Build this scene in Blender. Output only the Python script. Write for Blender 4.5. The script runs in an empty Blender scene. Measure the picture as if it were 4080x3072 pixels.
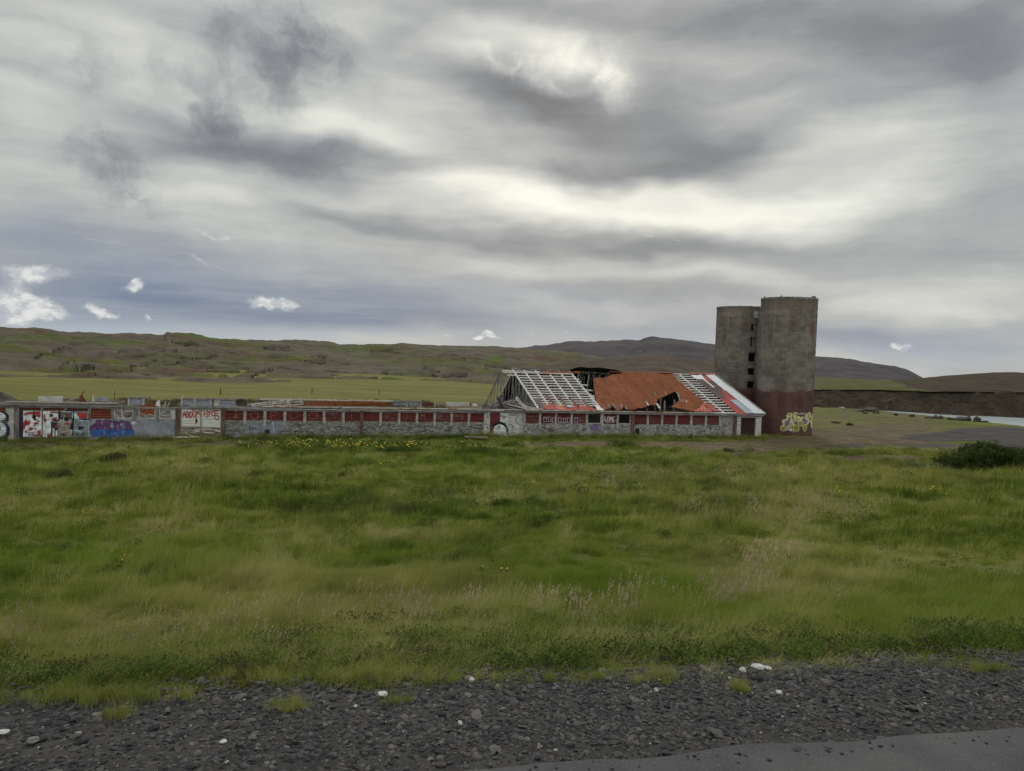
import bpy, math, random
import numpy as np
from mathutils import Vector, Matrix
R_=math.radians
random.seed(7); RNG=np.random.default_rng(7)
S=bpy.context.scene; COL=S.collection

# ------------------------------------------------------------------ camera
F=2950.; H=7.4                       # focal length in photo pixels, eye height over the farm yard
PITCH=math.atan(115/2950.); ROLL=R_(1.9)
fwd=np.array([0,math.cos(PITCH),-math.sin(PITCH)]); r0=np.array([1.,0,0]); u0=np.array([0,math.sin(PITCH),math.cos(PITCH)])
rgt=math.cos(ROLL)*r0+math.sin(ROLL)*u0; upv=-math.sin(ROLL)*r0+math.cos(ROLL)*u0
C0=np.array([0,0,H])
cam=bpy.data.cameras.new('camera'); co=bpy.data.objects.new('camera',cam); COL.objects.link(co)
cam.sensor_width=36; cam.lens=36*F/4080; cam.clip_start=.1; cam.clip_end=9000
m=Matrix((tuple(rgt),tuple(upv),tuple(-fwd))).transposed().to_4x4(); m.translation=Vector(C0); co.matrix_world=m
S.camera=co
def ray(px,py): return fwd+rgt*((px-2040)/F)+upv*((1536-py)/F)
def proj(p):
    d=np.asarray(p,float)-C0; z=d@fwd; z=np.where(np.abs(z)<1e-6,1e-6,z)
    return 2040+F*(d@rgt)/z, 1536-F*(d@upv)/z, z
def azel(px,py):
    d=ray(px,py); return math.atan2(d[0],d[1]), math.asin(d[2]/np.linalg.norm(d))
def gz(px,py,z=0.):
    d=ray(px,py); t=(z-H)/d[2]; return C0+t*d
def atrange(px,py,D):
    d=ray(px,py); return C0+d*(D/math.hypot(d[0],d[1]))

# ------------------------------------------------------------------ node helper
class NT:
    def __init__(s,t): s.t=t; s.n=t.nodes; s.l=t.links; s.n.clear()
    def put(s,sock,v):
        if v is None: return
        if hasattr(v,'is_output'): s.l.new(v,sock)
        elif hasattr(v,'outputs'): s.l.new(v.outputs[0],sock)
        else:
            try: sock.default_value=v
            except Exception:
                sock.default_value=(v[0],v[1],v[2],1) if len(v)==3 else v[:3]
    def new(s,ty,ins=None,**kw):
        n=s.n.new(ty)
        for k,v in kw.items(): setattr(n,k,v)
        for k,v in (ins or {}).items(): s.put(n.inputs[k],v)
        return n
    def math(s,op,a,b=0.,c=0.,clamp=False): return s.new('ShaderNodeMath',{0:a,1:b,2:c},operation=op,use_clamp=clamp).outputs[0]
    def mix(s,f,a,b,mode='MIX'):
        n=s.new('ShaderNodeMix',data_type='RGBA',blend_type=mode); s.put(n.inputs[0],f)
        for i,v in ((6,a),(7,b)):
            if isinstance(v,(tuple,list)): n.inputs[i].default_value=(*v[:3],1)
            else: s.put(n.inputs[i],v)
        return n.outputs[2]
    def noise(s,vec,scale,detail=4,rough=.55,dist=0.,out=0): 
        return s.new('ShaderNodeTexNoise',{'Vector':vec,'Scale':scale,'Detail':detail,'Roughness':rough,'Distortion':dist}).outputs[out]
    def ramp(s,v,lo,hi,smooth=True):
        n=s.new('ShaderNodeMapRange',{0:v,1:lo,2:hi},clamp=True)
        if smooth: n.interpolation_type='SMOOTHSTEP'
        return n.outputs[0]
    def scale(s,vec,sc,loc=(0,0,0),rot=(0,0,0)):
        return s.new('ShaderNodeMapping',{'Vector':vec,'Location':loc,'Rotation':rot,'Scale':sc}).outputs[0]

# ------------------------------------------------------------------ world: overcast sky
SUN_AZ,SUN_EL=azel(2330,330)
w=bpy.data.worlds.new("World"); S.world=w; w.use_nodes=True
N=NT(w.node_tree)
sky=N.new('ShaderNodeTexSky',sky_type='NISHITA',sun_disc=False,sun_elevation=SUN_EL,sun_rotation=SUN_AZ,air_density=1.2,dust_density=2.,ozone_density=1.)
dirv=N.new('ShaderNodeTexCoord').outputs['Generated']
sep=N.new('ShaderNodeSeparateXYZ',{0:dirv})
AZ=N.math('ARCTAN2',sep.outputs[0],sep.outputs[1]); EL=N.math('ARCSINE',sep.outputs[2])
AE=N.new('ShaderNodeCombineXYZ',{0:AZ,1:EL,2:0.}).outputs[0]
def warp(vec,sc,amt,detail=4,st=(1,1,1),rough=.55):
    c=N.noise(N.scale(vec,st),sc,detail,rough,0,1)
    o=N.new('ShaderNodeVectorMath',{0:c,1:(.5,.5,.5)},operation='SUBTRACT').outputs[0]
    o=N.new('ShaderNodeVectorMath',{0:o,1:(amt,amt*.8,0)},operation='MULTIPLY').outputs[0]
    return N.new('ShaderNodeVectorMath',{0:vec,1:o},operation='ADD').outputs[0]
W_SOFT=warp(AE,5.,.10,3,(1,2.2,1))
W_RAG=warp(warp(AE,8.,.10,5,(1,1,1),.6),22.,.045,5,(1,1,1),.62)
W_CUM=warp(warp(AE,16.,.05,3),60.,.022,5,(1,1.3,1),.6)
def blobs(vec,lst):
    acc=0.
    for cx,cy,rx,ry,rot,wt in lst:
        a,e=azel(cx,cy); a1,_=azel(cx-rx,cy); a2,_=azel(cx+rx,cy); _,e1=azel(cx,cy+ry); _,e2=azel(cx,cy-ry)
        mp=N.new('ShaderNodeMapping',{'Vector':vec,'Location':(a,e,0),'Rotation':(0,0,R_(rot)),'Scale':(abs(a2-a1)/2,abs(e2-e1)/2,1)},vector_type='TEXTURE')
        g=N.new('ShaderNodeTexGradient',{'Vector':mp.outputs[0]},gradient_type='SPHERICAL').outputs['Fac']
        g=N.ramp(g,0,1.08)
        acc=N.math('MULTIPLY_ADD',g,wt,acc)
    return acc
# (centre x, centre y, radius x, radius y, tilt, weight)
soft=[(2250,290,430,170,-14,.34),(2600,850,1500,170,1,.46),(1900,730,900,120,-4,.40),(2900,680,700,100,10,.22),
 (3250,480,700,330,15,.20),(3350,720,800,280,0,.16),(1250,460,900,300,0,.18),(500,200,800,260,0,.20),(600,720,800,110,-4,.14),
 (1500,500,500,100,-5,.16),(1350,80,260,160,0,.20),(1850,180,330,160,0,.18),(150,420,400,160,0,.12),
 (2550,500,1100,230,-14,-.50),(1950,350,620,130,-16,-.30),(3050,540,620,180,14,-.30),(2500,680,620,110,-2,-.34),(2200,440,460,130,-20,-.16),(2750,320,560,160,-4,-.14),
 (3750,110,1000,330,3,-.42),(3900,260,640,220,0,-.22),(2900,60,1000,190,0,-.32),(2250,20,560,130,0,-.22),(3350,330,320,110,-10,-.12),
 (1150,600,800,140,-7,-.40),(750,590,460,100,0,-.24),(1550,620,560,85,-8,-.30),
 (2150,950,1350,110,0,-.30),(2600,990,1000,130,-4,-.22),(3400,1010,1000,130,-5,-.14),(1500,1020,560,80,-3,-.12),
 (2500,1150,1000,80,-3,-.14),(2050,1090,800,70,-3,.16),(2700,1075,800,70,-4,.14),(1350,860,560,70,-10,-.20),(250,110,560,120,-10,-.12),
 (2400,1230,1000,70,0,.10),(2300,1185,800,55,-3,-.10),(3600,1200,800,100,-3,.08),(3700,820,560,220,0,-.05),(3950,520,400,350,0,-.10)]
ragged=[(2330,250,380,200,-25,.36),(2200,330,330,90,-20,.36),(2420,360,160,150,10,.32),(2010,230,240,90,-12,.35),(400,640,170,170,-30,-0.32),(470,730,330,150,-16,-0.36),(560,790,240,80,-14,-0.22),(360,540,120,110,30,-0.29),(900,330,200,330,12,-0.36),(820,420,260,190,-20,-0.37),(1130,290,230,340,0,-0.48),(1090,120,230,180,0,-0.22),
 (1240,90,330,170,-10,-0.29),(900,120,170,200,0,-0.20),(1300,200,170,260,15,-0.29),(390,280,130,190,0,-0.33),(640,230,190,200,40,-0.19),(700,480,260,130,0,-0.17),
 (1300,650,280,170,0,-0.24),(1050,650,330,120,0,-0.17),(2210,700,190,90,0,-0.23),(2400,340,150,80,0,-0.22),(120,240,260,110,-10,-0.12),(250,240,140,90,0,-0.09),(2290,380,120,70,0,-0.22),(1450,300,220,300,10,-0.10)]
cum=[(130,1095,260,75,0,1.05),(60,1210,230,110,-22,1.15),(200,1240,160,60,-15,.9),(410,1235,130,42,-3,1.15),(525,1145,95,42,15,.95),(1090,1205,180,48,-2,1.15),
 (590,1257,50,18,-10,.9),(1945,1338,75,20,-2,1.2),(1785,1331,45,18,0,.8),(2110,1322,50,14,-4,.55),(3590,1378,90,34,0,.85),(2590,952,60,12,0,.6),(2700,967,50,10,-10,.45),
 (1050,878,200,16,-15,.62),(850,940,300,22,-9,.60),(800,1055,420,22,-8,.45),(400,955,380,24,-4,.4),(3450,825,330,20,13,.5),(700,1090,360,16,-8,.3),(350,985,400,30,-6,.3),
 (2260,1318,60,16,5,.4),(180,1260,400,26,0,.25),(900,1290,90,30,0,.15)]
v=blobs(W_SOFT,soft); nzr=N.noise(W_RAG,9,6,.58)
v=N.math('ADD',v,N.math('MULTIPLY',blobs(W_RAG,ragged),N.ramp(nzr,.31,.61)))
nz=N.noise(N.scale(W_SOFT,(1.3,6,1)),3.2,6,.5); nz2=N.noise(N.scale(W_RAG,(1.,2.5,1)),7,6,.6); nz3=N.noise(N.scale(AE,(1.2,14,1),rot=(0,0,R_(5))),3.,5,.55)
v=N.math('MULTIPLY_ADD',N.math('SUBTRACT',nz,.5),.55,v); v=N.math('MULTIPLY_ADD',N.math('SUBTRACT',nz2,.5),.22,v); v=N.math('MULTIPLY_ADD',N.math('SUBTRACT',nz3,.5),.20,v)
v=N.math('ADD',v,.56)
cr=N.new('ShaderNodeValToRGB',{0:v}); e=cr.color_ramp.elements
e[0].position=0; e[0].color=(.165,.178,.195,1); e[1].position=1; e[1].color=(.92,.92,.82,1)
for p,c in ((.22,(.245,.262,.283,1)),(.5,(.42,.435,.435,1)),(.75,(.63,.64,.595,1))): x=e.new(p); x.color=c
cloud=cr.outputs[0]
# thinner, bluer air low on the left
bm=blobs(W_SOFT,[(350,1180,1700,400,-4,1.0),(1100,1130,1100,210,-3,.45),(2100,1260,1300,170,0,.55),(3600,1350,900,130,0,.95),(2650,1340,900,120,0,.5),(2200,1180,700,60,-2,.25),(100,920,600,130,-3,.45),(1500,1250,900,140,0,.5),(900,1250,1300,180,0,.5)])
bm=N.math('MULTIPLY',bm,N.math('MULTIPLY_ADD',nz3,.9,.45)); bm=N.math('MINIMUM',bm,.92)
lowl=N.ramp(EL,.048,.008)   # a paler band right over the hills
blue=N.mix(lowl,N.mix(N.ramp(nz3,.35,.65),(.165,.215,.315),(.27,.315,.385)),(.40,.455,.51))
cloud=N.mix(bm,cloud,blue)
# purplish dark grey top right
pm=blobs(W_SOFT,[(3500,60,1300,300,0,.6),(2700,30,700,160,0,.35)]); cloud=N.mix(pm,cloud,N.mix(1.,cloud,(1.02,.97,.95),'MULTIPLY'))
cm=blobs(W_CUM,cum); cm=N.math('MULTIPLY',cm,N.math('MULTIPLY_ADD',N.noise(N.scale(W_CUM,(1,1.6,1)),26,6,.6),1.1,.42)); cm=N.ramp(cm,.24,.82)
cshade=N.noise(N.scale(AE,(1,1.7,1)),44,6,.62)
cloud=N.mix(cm,cloud,N.mix(N.ramp(cshade,.38,.6),(.46,.49,.53),(.74,.75,.73)))
# unseen sky overhead and behind the camera brightened to light fronts and grass
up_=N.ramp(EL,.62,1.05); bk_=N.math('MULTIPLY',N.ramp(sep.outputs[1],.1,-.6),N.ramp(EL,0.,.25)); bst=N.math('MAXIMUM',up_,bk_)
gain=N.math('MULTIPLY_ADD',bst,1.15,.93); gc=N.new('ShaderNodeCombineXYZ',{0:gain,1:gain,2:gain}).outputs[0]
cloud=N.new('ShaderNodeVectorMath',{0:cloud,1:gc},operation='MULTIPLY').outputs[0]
below=N.ramp(EL,0.,-.05); cloud=N.mix(below,cloud,(.10,.11,.09))
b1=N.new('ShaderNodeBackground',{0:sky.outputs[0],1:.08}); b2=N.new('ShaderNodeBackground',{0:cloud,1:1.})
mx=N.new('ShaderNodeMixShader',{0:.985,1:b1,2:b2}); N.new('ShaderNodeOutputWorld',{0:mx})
w.cycles.sampling_method='NONE'

sl=bpy.data.lights.new('sun','SUN'); sl.energy=1.5; sl.angle=R_(14); sl.color=(1,.96,.88)
so=bpy.data.objects.new('sun',sl); COL.objects.link(so)
sd=Vector((math.sin(SUN_AZ)*math.cos(SUN_EL+.25),math.cos(SUN_AZ)*math.cos(SUN_EL+.25),math.sin(SUN_EL+.25)))
so.rotation_euler=sd.to_track_quat('Z','Y').to_euler()
S.view_settings.view_transform='Standard'; S.view_settings.look='None'; S.view_settings.exposure=.14; S.view_settings.gamma=1.
S.render.resolution_x=1024; S.render.resolution_y=771

# ------------------------------------------------------------------ numpy noise
def _h(ix,iy,s):
    n=(ix.astype(np.int64)*374761393+iy.astype(np.int64)*668265263+s*1442695041)&0x7fffffff
    n=((n^(n>>13))*1274126177)&0x7fffffff
    return ((n^(n>>16))&0xffff)/65535.
def vn(x,y,s=0):
    x=np.asarray(x,float); y=np.asarray(y,float)
    ix=np.floor(x); iy=np.floor(y); fx=x-ix; fy=y-iy; fx=fx*fx*(3-2*fx); fy=fy*fy*(3-2*fy)
    a=_h(ix,iy,s);b=_h(ix+1,iy,s);c=_h(ix,iy+1,s);d=_h(ix+1,iy+1,s)
    return a+(b-a)*fx+(c-a)*fy+(a-b-c+d)*fx*fy-.5
def fbm(x,y,o=4,s=0,r=.5):
    t=0;a=1.
    for k in range(o): t=t+vn(x*2**k,y*2**k,s+k*17)*a; a*=r
    return t
def sm(a,b,x): t=np.clip((x-a)/(b-a),0,1); return t*t*(3-2*t)

# ------------------------------------------------------------------ barn frame and ground height
A_=R_(16.6); UU=np.array([math.cos(A_),math.sin(A_),0]); VV=np.array([-math.sin(A_),math.cos(A_),0]); P0=gz(3032,1743)
def P(u,v,w): return P0+UU*u+VV*v+np.array([0,0,w])
def wall(px,py,v=0.):
    d=ray(px,py); t=((P0+VV*v-C0)@VV)/(d@VV); p=C0+t*d; return (p-P0)@UU,p[2]
def endp(px,py,u):
    d=ray(px,py); t=((P0+UU*u-C0)@UU)/(d@UU); p=C0+t*d; return (p-P0)@VV,p[2]
WU=lambda px,py=1680.,v=0.: wall(px,py,v)[0]
EV,EW,RV,RW,BV,BW=-.4,2.28,9.4,6.07,15.5,2.05
e0=P(0,EV,EW); rdir=P(0,RV,RW)-e0; SLEN=np.linalg.norm(rdir); rdir=rdir/SLEN; rnor=np.cross(UU,rdir)
def roofuv(px,py):
    d=ray(px,py); t=((e0-C0)@rnor)/(d@rnor); p=C0+t*d; return (p-e0)@UU,(p-e0)@rdir
def RP(u,s,n=0.): return e0+UU*u+rdir*s+rnor*n
QN=np.array([-.175,.9846])
_hq=np.array([[0,5.0],[4.05,5.0],[4.3,4.97],[5.65,4.82],[6.5,4.62],[8,4.2],[12,3.3],[16,2.6],[20,2.1],[27,1.5],[35,1.05],[45,.62],[55,.32],[65,.1],[75,0],[9999,0]])
_bx=np.array([[-50,200],[60,120],[80,92],[95,84],[112.7,78.6],[127,76],[135.7,72],[142,69.5],[150,60],[175,30],[230,-10],[400,-150]])
def ground(x,y):
    x=np.asarray(x,float); y=np.asarray(y,float)
    q=QN[0]*x+QN[1]*y
    h=np.interp(q,_hq[:,0],_hq[:,1])
    du=(x-P0[0])*UU[0]+(y-P0[1])*UU[1]; dv=(x-P0[0])*VV[0]+(y-P0[1])*VV[1]
    tgt=np.interp(du,[-90,-66,-45,-28,0,30],[-.3,-.25,-.02,.1,0,0])
    k=sm(-25,-3,dv)*sm(60,25,du); k2=sm(100,40,dv)
    h=h*(1-k)+tgt*k*k2
    amp=sm(5.7,8,q)*.22*(1-.75*sm(-9,-3,dv)*sm(30,10,du))
    h=h+amp*(fbm(x*.55+3,y*.55,4,5)+.6*fbm(x*.13,y*.13,2,9))
    bank=np.interp(y,_bx[:,0],_bx[:,1])
    dd=x-bank+fbm(x*.2,y*.2,3,3)*2.5
    riv=sm(-2.0,2.0,dd)*sm(20,60,y)
    nb=sm(-28,-3,dd)*sm(20,60,y); h=h*(1-.9*nb)-.42*nb
    h=h*(1-riv)+(-1.7)*riv
    far=np.hypot(x,y); h=h-np.clip(far-260,0,3000)*.02*sm(0,60,x+.15*y)
    return h
def gterr(px,py):
    d=ray(px,py); ts=np.concatenate([np.linspace(3,30,600),np.linspace(30,400,3000)]); pts=C0+ts[:,None]*d
    below=pts[:,2]<ground(pts[:,0],pts[:,1]); i=int(np.argmax(below)); return pts[i]

# ------------------------------------------------------------------ mesh helpers
def link(o): COL.objects.link(o); return o
def tag(o,label=None,cat=None,group=None,kind=None):
    if label: o['label']=label
    if cat: o['category']=cat
    if group: o['group']=group
    if kind: o['kind']=kind
    return o
def empty(name,loc,rz=0.,label=None,cat=None,group=None):
    o=bpy.data.objects.new(name,None); link(o); o.location=Vector(loc); o.rotation_euler=(0,0,rz); o.empty_display_size=.2
    o['_rt']=[float(c) for c in loc]+[rz]; return tag(o,label,cat,group)
ROOT={}
class MB:
    def __init__(s): s.v=[]; s.f=[]; s.m=[]
    def add(s,vs,fs,mi=0):
        b=len(s.v); s.v.extend([tuple(map(float,p)) for p in vs]); s.f.extend([tuple(i+b for i in f) for f in fs]); s.m.extend([mi]*len(fs)); return s
    def box8(s,p,mi=0): return s.add(p,[(0,3,2,1),(4,5,6,7),(0,1,5,4),(1,2,6,5),(2,3,7,6),(3,0,4,7)],mi)
    def ubox(s,u0,u1,v0,v1,w0,w1,fn=None,mi=0,jit=0):
        fn=fn or P; j=lambda: random.uniform(-jit,jit)
        return s.box8([fn(u0+j(),v0,w0+j()),fn(u1+j(),v0,w0+j()),fn(u1+j(),v1,w0+j()),fn(u0+j(),v1,w0+j()),fn(u0+j(),v0,w1+j()),fn(u1+j(),v0,w1+j()),fn(u1+j(),v1,w1+j()),fn(u0+j(),v1,w1+j())],mi)
    def beam(s,a,b,w=.1,h=.1,up=(0,0,1),mi=0):
        a=np.asarray(a,float); b=np.asarray(b,float); d=b-a; L=np.linalg.norm(d); d=d/L; up=np.asarray(up,float)
        x=np.cross(d,up)
        if np.linalg.norm(x)<1e-4: x=np.cross(d,np.array([1.,0,0]))
        x/=np.linalg.norm(x); y=np.cross(x,d)
        q=[a-x*w/2-y*h/2,b-x*w/2-y*h/2,b+x*w/2-y*h/2,a+x*w/2-y*h/2,a-x*w/2+y*h/2,b-x*w/2+y*h/2,b+x*w/2+y*h/2,a+x*w/2+y*h/2]
        return s.box8(q,mi)
    def build(s,name,mats,parent=None,smooth=False):
        me=bpy.data.meshes.new(name); V=np.array(s.v,float).reshape(-1,3)
        if parent is not None:
            rt=parent['_rt'] if '_rt' in parent else ROOT[parent.name]
            V=V-np.array(rt[:3]); a=rt[3]; c,sn=math.cos(a),math.sin(a)
            V=np.stack([V[:,0]*c+V[:,1]*sn,-V[:,0]*sn+V[:,1]*c,V[:,2]],1)
        loc=None
        if parent is None:
            loc=np.array([V[:,0].mean(),V[:,1].mean(),V[:,2].min()]); V=V-loc
        me.from_pydata([tuple(p) for p in V],[],s.f)
        if not isinstance(mats,(list,tuple)): mats=[mats]
        for mm in mats: me.materials.append(mm)
        me.polygons.foreach_set('material_index',s.m)
        if smooth: me.polygons.foreach_set('use_smooth',[True]*len(s.f))
        me.update(); o=bpy.data.objects.new(name,me); link(o)
        if parent is not None: o.parent=parent; ROOT[o.name]=list(parent['_rt']) if '_rt' in parent else ROOT[parent.name]
        else: o.location=Vector(loc)
        return o
def grid_faces(nr,nc,wrapc=False):
    r=np.arange(nr-1)[:,None]; c=np.arange(nc if wrapc else nc-1)[None,:]; c2=(c+1)%nc
    return np.stack([r*nc+c,r*nc+c2,(r+1)*nc+c2,(r+1)*nc+c],-1).reshape(-1,4)
def mesh_np(name,V,Fq,mats,smooth=True,attrs=None,tri=False):
    me=bpy.data.meshes.new(name); k=Fq.shape[1]
    me.vertices.add(len(V)); me.vertices.foreach_set('co',np.ascontiguousarray(V,dtype=np.float32).ravel())
    me.loops.add(Fq.size); me.loops.foreach_set('vertex_index',np.ascontiguousarray(Fq,dtype=np.int32).ravel())
    me.polygons.add(len(Fq)); me.polygons.foreach_set('loop_start',np.arange(0,Fq.size,k,dtype=np.int32)); me.polygons.foreach_set('loop_total',np.full(len(Fq),k,dtype=np.int32))
    if smooth: me.polygons.foreach_set('use_smooth',np.ones(len(Fq),dtype=bool))
    for n_,a in (attrs or {}).items():
        at=me.color_attributes.new(n_,'FLOAT_COLOR','POINT'); at.data.foreach_set('color',np.ascontiguousarray(a,dtype=np.float32).ravel())
    for mm in (mats if isinstance(mats,(list,tuple)) else [mats]): me.materials.append(mm)
    me.update(); me.validate(); return me
def mobj(name,me,parent=None):
    o=bpy.data.objects.new(name,me); link(o)
    if parent is not None: o.parent=parent; ROOT[o.name]=parent['_rt'] if '_rt' in parent else ROOT[parent.name]
    return o

# ------------------------------------------------------------------ materials
def material(name,fn,**kw):
    mt=bpy.data.materials.new(name); mt.use_nodes=True; n=NT(mt.node_tree)
    pos=n.new('ShaderNodeNewGeometry').outputs['Position']; oc=n.new('ShaderNodeTexCoord').outputs['Object']
    col,rough,bump=fn(n,pos,oc)
    b=n.new('ShaderNodeBsdfPrincipled',{'Base Color':col,'Roughness':rough,'Specular IOR Level':kw.get('spec',.3),'Metallic':kw.get('metal',0.)})
    if bump: n.put(b.inputs['Normal'],n.new('ShaderNodeBump',{'Height':bump[0],'Strength':bump[1],'Distance':bump[2]}).outputs[0])
    n.new('ShaderNodeOutputMaterial',{0:b}); return mt
def mottled(name,c1,c2,sc=3,st=(1,1,1),c3=None,sc3=11,th3=(.52,.62),rough=.85,bump=.4,bd=.02,spec=.2,metal=0.,th=(.35,.65)):
    def fn(n,pos,oc):
        a=n.ramp(n.noise(n.scale(oc,st),sc,7,.62),*th); col=n.mix(a,c1,c2)
        f=n.noise(n.scale(oc,(st[0]*1.3,st[1],st[2]*1.6),(7,3,1)),sc3,7,.65)
        if c3: col=n.mix(n.ramp(f,*th3),col,c3)
        g=n.noise(oc,22,5,.7); col=n.mix(.35,col,n.mix(1.,col,n.mix(g,(.55,.55,.55),(1.45,1.45,1.45)),'MULTIPLY'))
        return col,rough,(f,bump,bd)
    return material(name,fn,spec=spec,metal=metal)
HS=(.45,1,2.4)      # horizontally drawn-out pattern (board-marked concrete)
M={}
M['conc_dark']=mottled('concrete_dark',(.06,.06,.056),(.19,.185,.17),1.8,(.6,1,1.8),(.36,.35,.325),4.5,(.50,.62),bump=.6)
M['conc_peel']=mottled('concrete_peeling',(.085,.082,.078),(.24,.235,.225),1.3,(.7,1,1.5),(.40,.39,.37),3.0,(.45,.64),bump=.5)
M['conc_white']=mottled('concrete_whitewash',(.36,.36,.33),(.52,.52,.48),2.4,(1,1,1.3),(.12,.10,.085),4.6,(.56,.66))
M['conc_grey']=mottled('concrete_painted_grey',(.20,.215,.235),(.27,.285,.305),1.2,(1,1,1),(.10,.10,.10),7,(.64,.74),bump=.2)
M['pillar']=mottled('pillar_concrete',(.10,.085,.075),(.22,.20,.18),2.4,(1.5,1,.7),(.42,.41,.38),6,(.58,.68))
M['pillar_brown']=mottled('pillar_brown',(.075,.045,.038),(.15,.10,.08),2.4,(1.5,1,.7),(.30,.26,.23),6,(.62,.72))
M['post']=mottled('post_whitewash',(.20,.20,.185),(.46,.46,.42),3,(2,1,1.2),(.09,.085,.08),7,(.55,.65))
M['post_grey']=mottled('post_grey',(.13,.13,.125),(.26,.26,.25),3,(2,1,1.2),(.06,.055,.05),7,(.55,.65))
M['red2']=mottled('dull_red_corrugated',(.10,.028,.026),(.17,.055,.048),1.6,(.6,1,3),(.24,.16,.14),4,(.56,.68),rough=.8,bump=.15)
M['red']=mottled('red_corrugated',(.11,.022,.022),(.175,.040,.036),1.5,(.6,1,3),(.06,.025,.022),5,(.50,.66),rough=.7,bump=.15)
M['redrust']=mottled('red_rusty_corrugated',(.14,.032,.022),(.22,.07,.04),1.6,(.6,1,4),(.07,.03,.02),6,(.55,.66),rough=.75,bump=.15)
M['whitecor']=mottled('white_corrugated',(.50,.51,.46),(.62,.62,.58),1.5,(.6,1,2),(.22,.21,.18),5,(.62,.74),rough=.6,bump=.12)
M['greycor']=mottled('grey_corrugated',(.17,.19,.225),(.29,.32,.36),1.5,(.8,1,2),(.10,.09,.085),5,(.6,.72),rough=.5,bump=.12,spec=.4)
M['rust']=mottled('rusty_roof_iron',(.165,.052,.020),(.225,.076,.028),.55,(1.6,.5,.5),(.125,.042,.02),1.9,(.5,.64),rough=.9,bump=.2)
M['rust_dark']=mottled('dark_rust',(.09,.035,.022),(.19,.06,.025),1.2,(1,1,1),(.05,.028,.02),4)
M['rust_red']=mottled('rust_and_red_paint',(.38,.085,.055),(.34,.10,.045),1.0,(2,1,1),(.52,.42,.36),3.4,(.53,.63))
M['redroof']=mottled('faded_red_roof',(.30,.062,.055),(.38,.095,.08),.7,(1,1,1),(.24,.07,.06),3,rough=.75,bump=.1)
M['brownroof']=mottled('brown_roof',(.095,.070,.066),(.14,.10,.09),.8,(1,1,1),(.22,.15,.12),3.3,(.6,.72),rough=.85,bump=.15)
M['whiteroof']=mottled('white_roof_iron',(.50,.54,.555),(.60,.63,.63),.9,(1,1,1),(.40,.44,.47),4,rough=.5,bump=.06,spec=.4)
M['blueroof']=mottled('bluegrey_roof_iron',(.26,.31,.37),(.35,.40,.45),.9,(1,1,1),(.45,.48,.5),4,(.62,.72),rough=.5,bump=.06,spec=.4)
M['wood_white']=mottled('whitened_timber',(.30,.28,.26),(.50,.48,.45),3,(1,1,1),(.16,.12,.10),7,(.55,.66))
M['litter']=mottled('dirty_white_litter',(.34,.34,.32),(.46,.46,.44),30)
M['batten']=mottled('pale_batten',(.52,.50,.47),(.66,.64,.6),3,(1,1,1),(.25,.19,.15),6,(.58,.68))
M['wood_shade']=mottled('timber_shade',(.09,.085,.08),(.17,.16,.15),3)  # darker copy of the timber, painting the shade inside the barn
M['wood_grey']=mottled('weathered_timber',(.13,.125,.115),(.25,.24,.22),3,(1,1,1),(.07,.06,.05),7,(.55,.66))
M['wood_brown']=mottled('brown_timber',(.10,.065,.045),(.2,.14,.10),3,(1,1,1),(.3,.26,.22),7,(.6,.7))
M['black']=mottled('shade_black',(.010,.009,.008),(.022,.02,.018),2,rough=.95)  # near-black colour that puts the interior's shade into undersides and back roof
M['fascia']=mottled('fascia_board',(.12,.11,.11),(.25,.24,.235),1.6,(.5,1,3),(.40,.38,.36),5,(.57,.68))
M['tin']=mottled('eave_tin_edge',(.42,.33,.26),(.50,.47,.43),.6,(1,1,1),(.26,.10,.05),1.4,(.5,.6))
M['doorred']=mottled('dark_door',(.030,.014,.014),(.05,.024,.022),2,(2,1,.6))
M['plankdk']=mottled('dark_void_wood',(.03,.027,.024),(.07,.06,.05),2)
def flat(name,c,rough=.8,var=.25):
    return mottled(name,tuple(x*(1-var) for x in c),tuple(min(1,x*(1+var)) for x in c),3,rough=rough,bump=.1)
PAINT={k:flat('paint_'+k,c) for k,c in dict(white=(.58,.6,.6),chalk=(.27,.165,.165),red=(.30,.035,.03),redline=(.33,.05,.04),purple=(.115,.05,.135),blue=(.035,.10,.33),navy=(.03,.028,.055),black=(.018,.018,.02),
   cyan=(.38,.56,.62),lilac=(.33,.29,.36),greyblue=(.19,.21,.24),brown=(.13,.085,.065),olive=(.22,.23,.03),cream=(.50,.49,.24),pink=(.20,.075,.10),violetline=(.17,.12,.24),tan=(.24,.22,.19),orange=(.40,.17,.03)).items()}
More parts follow.
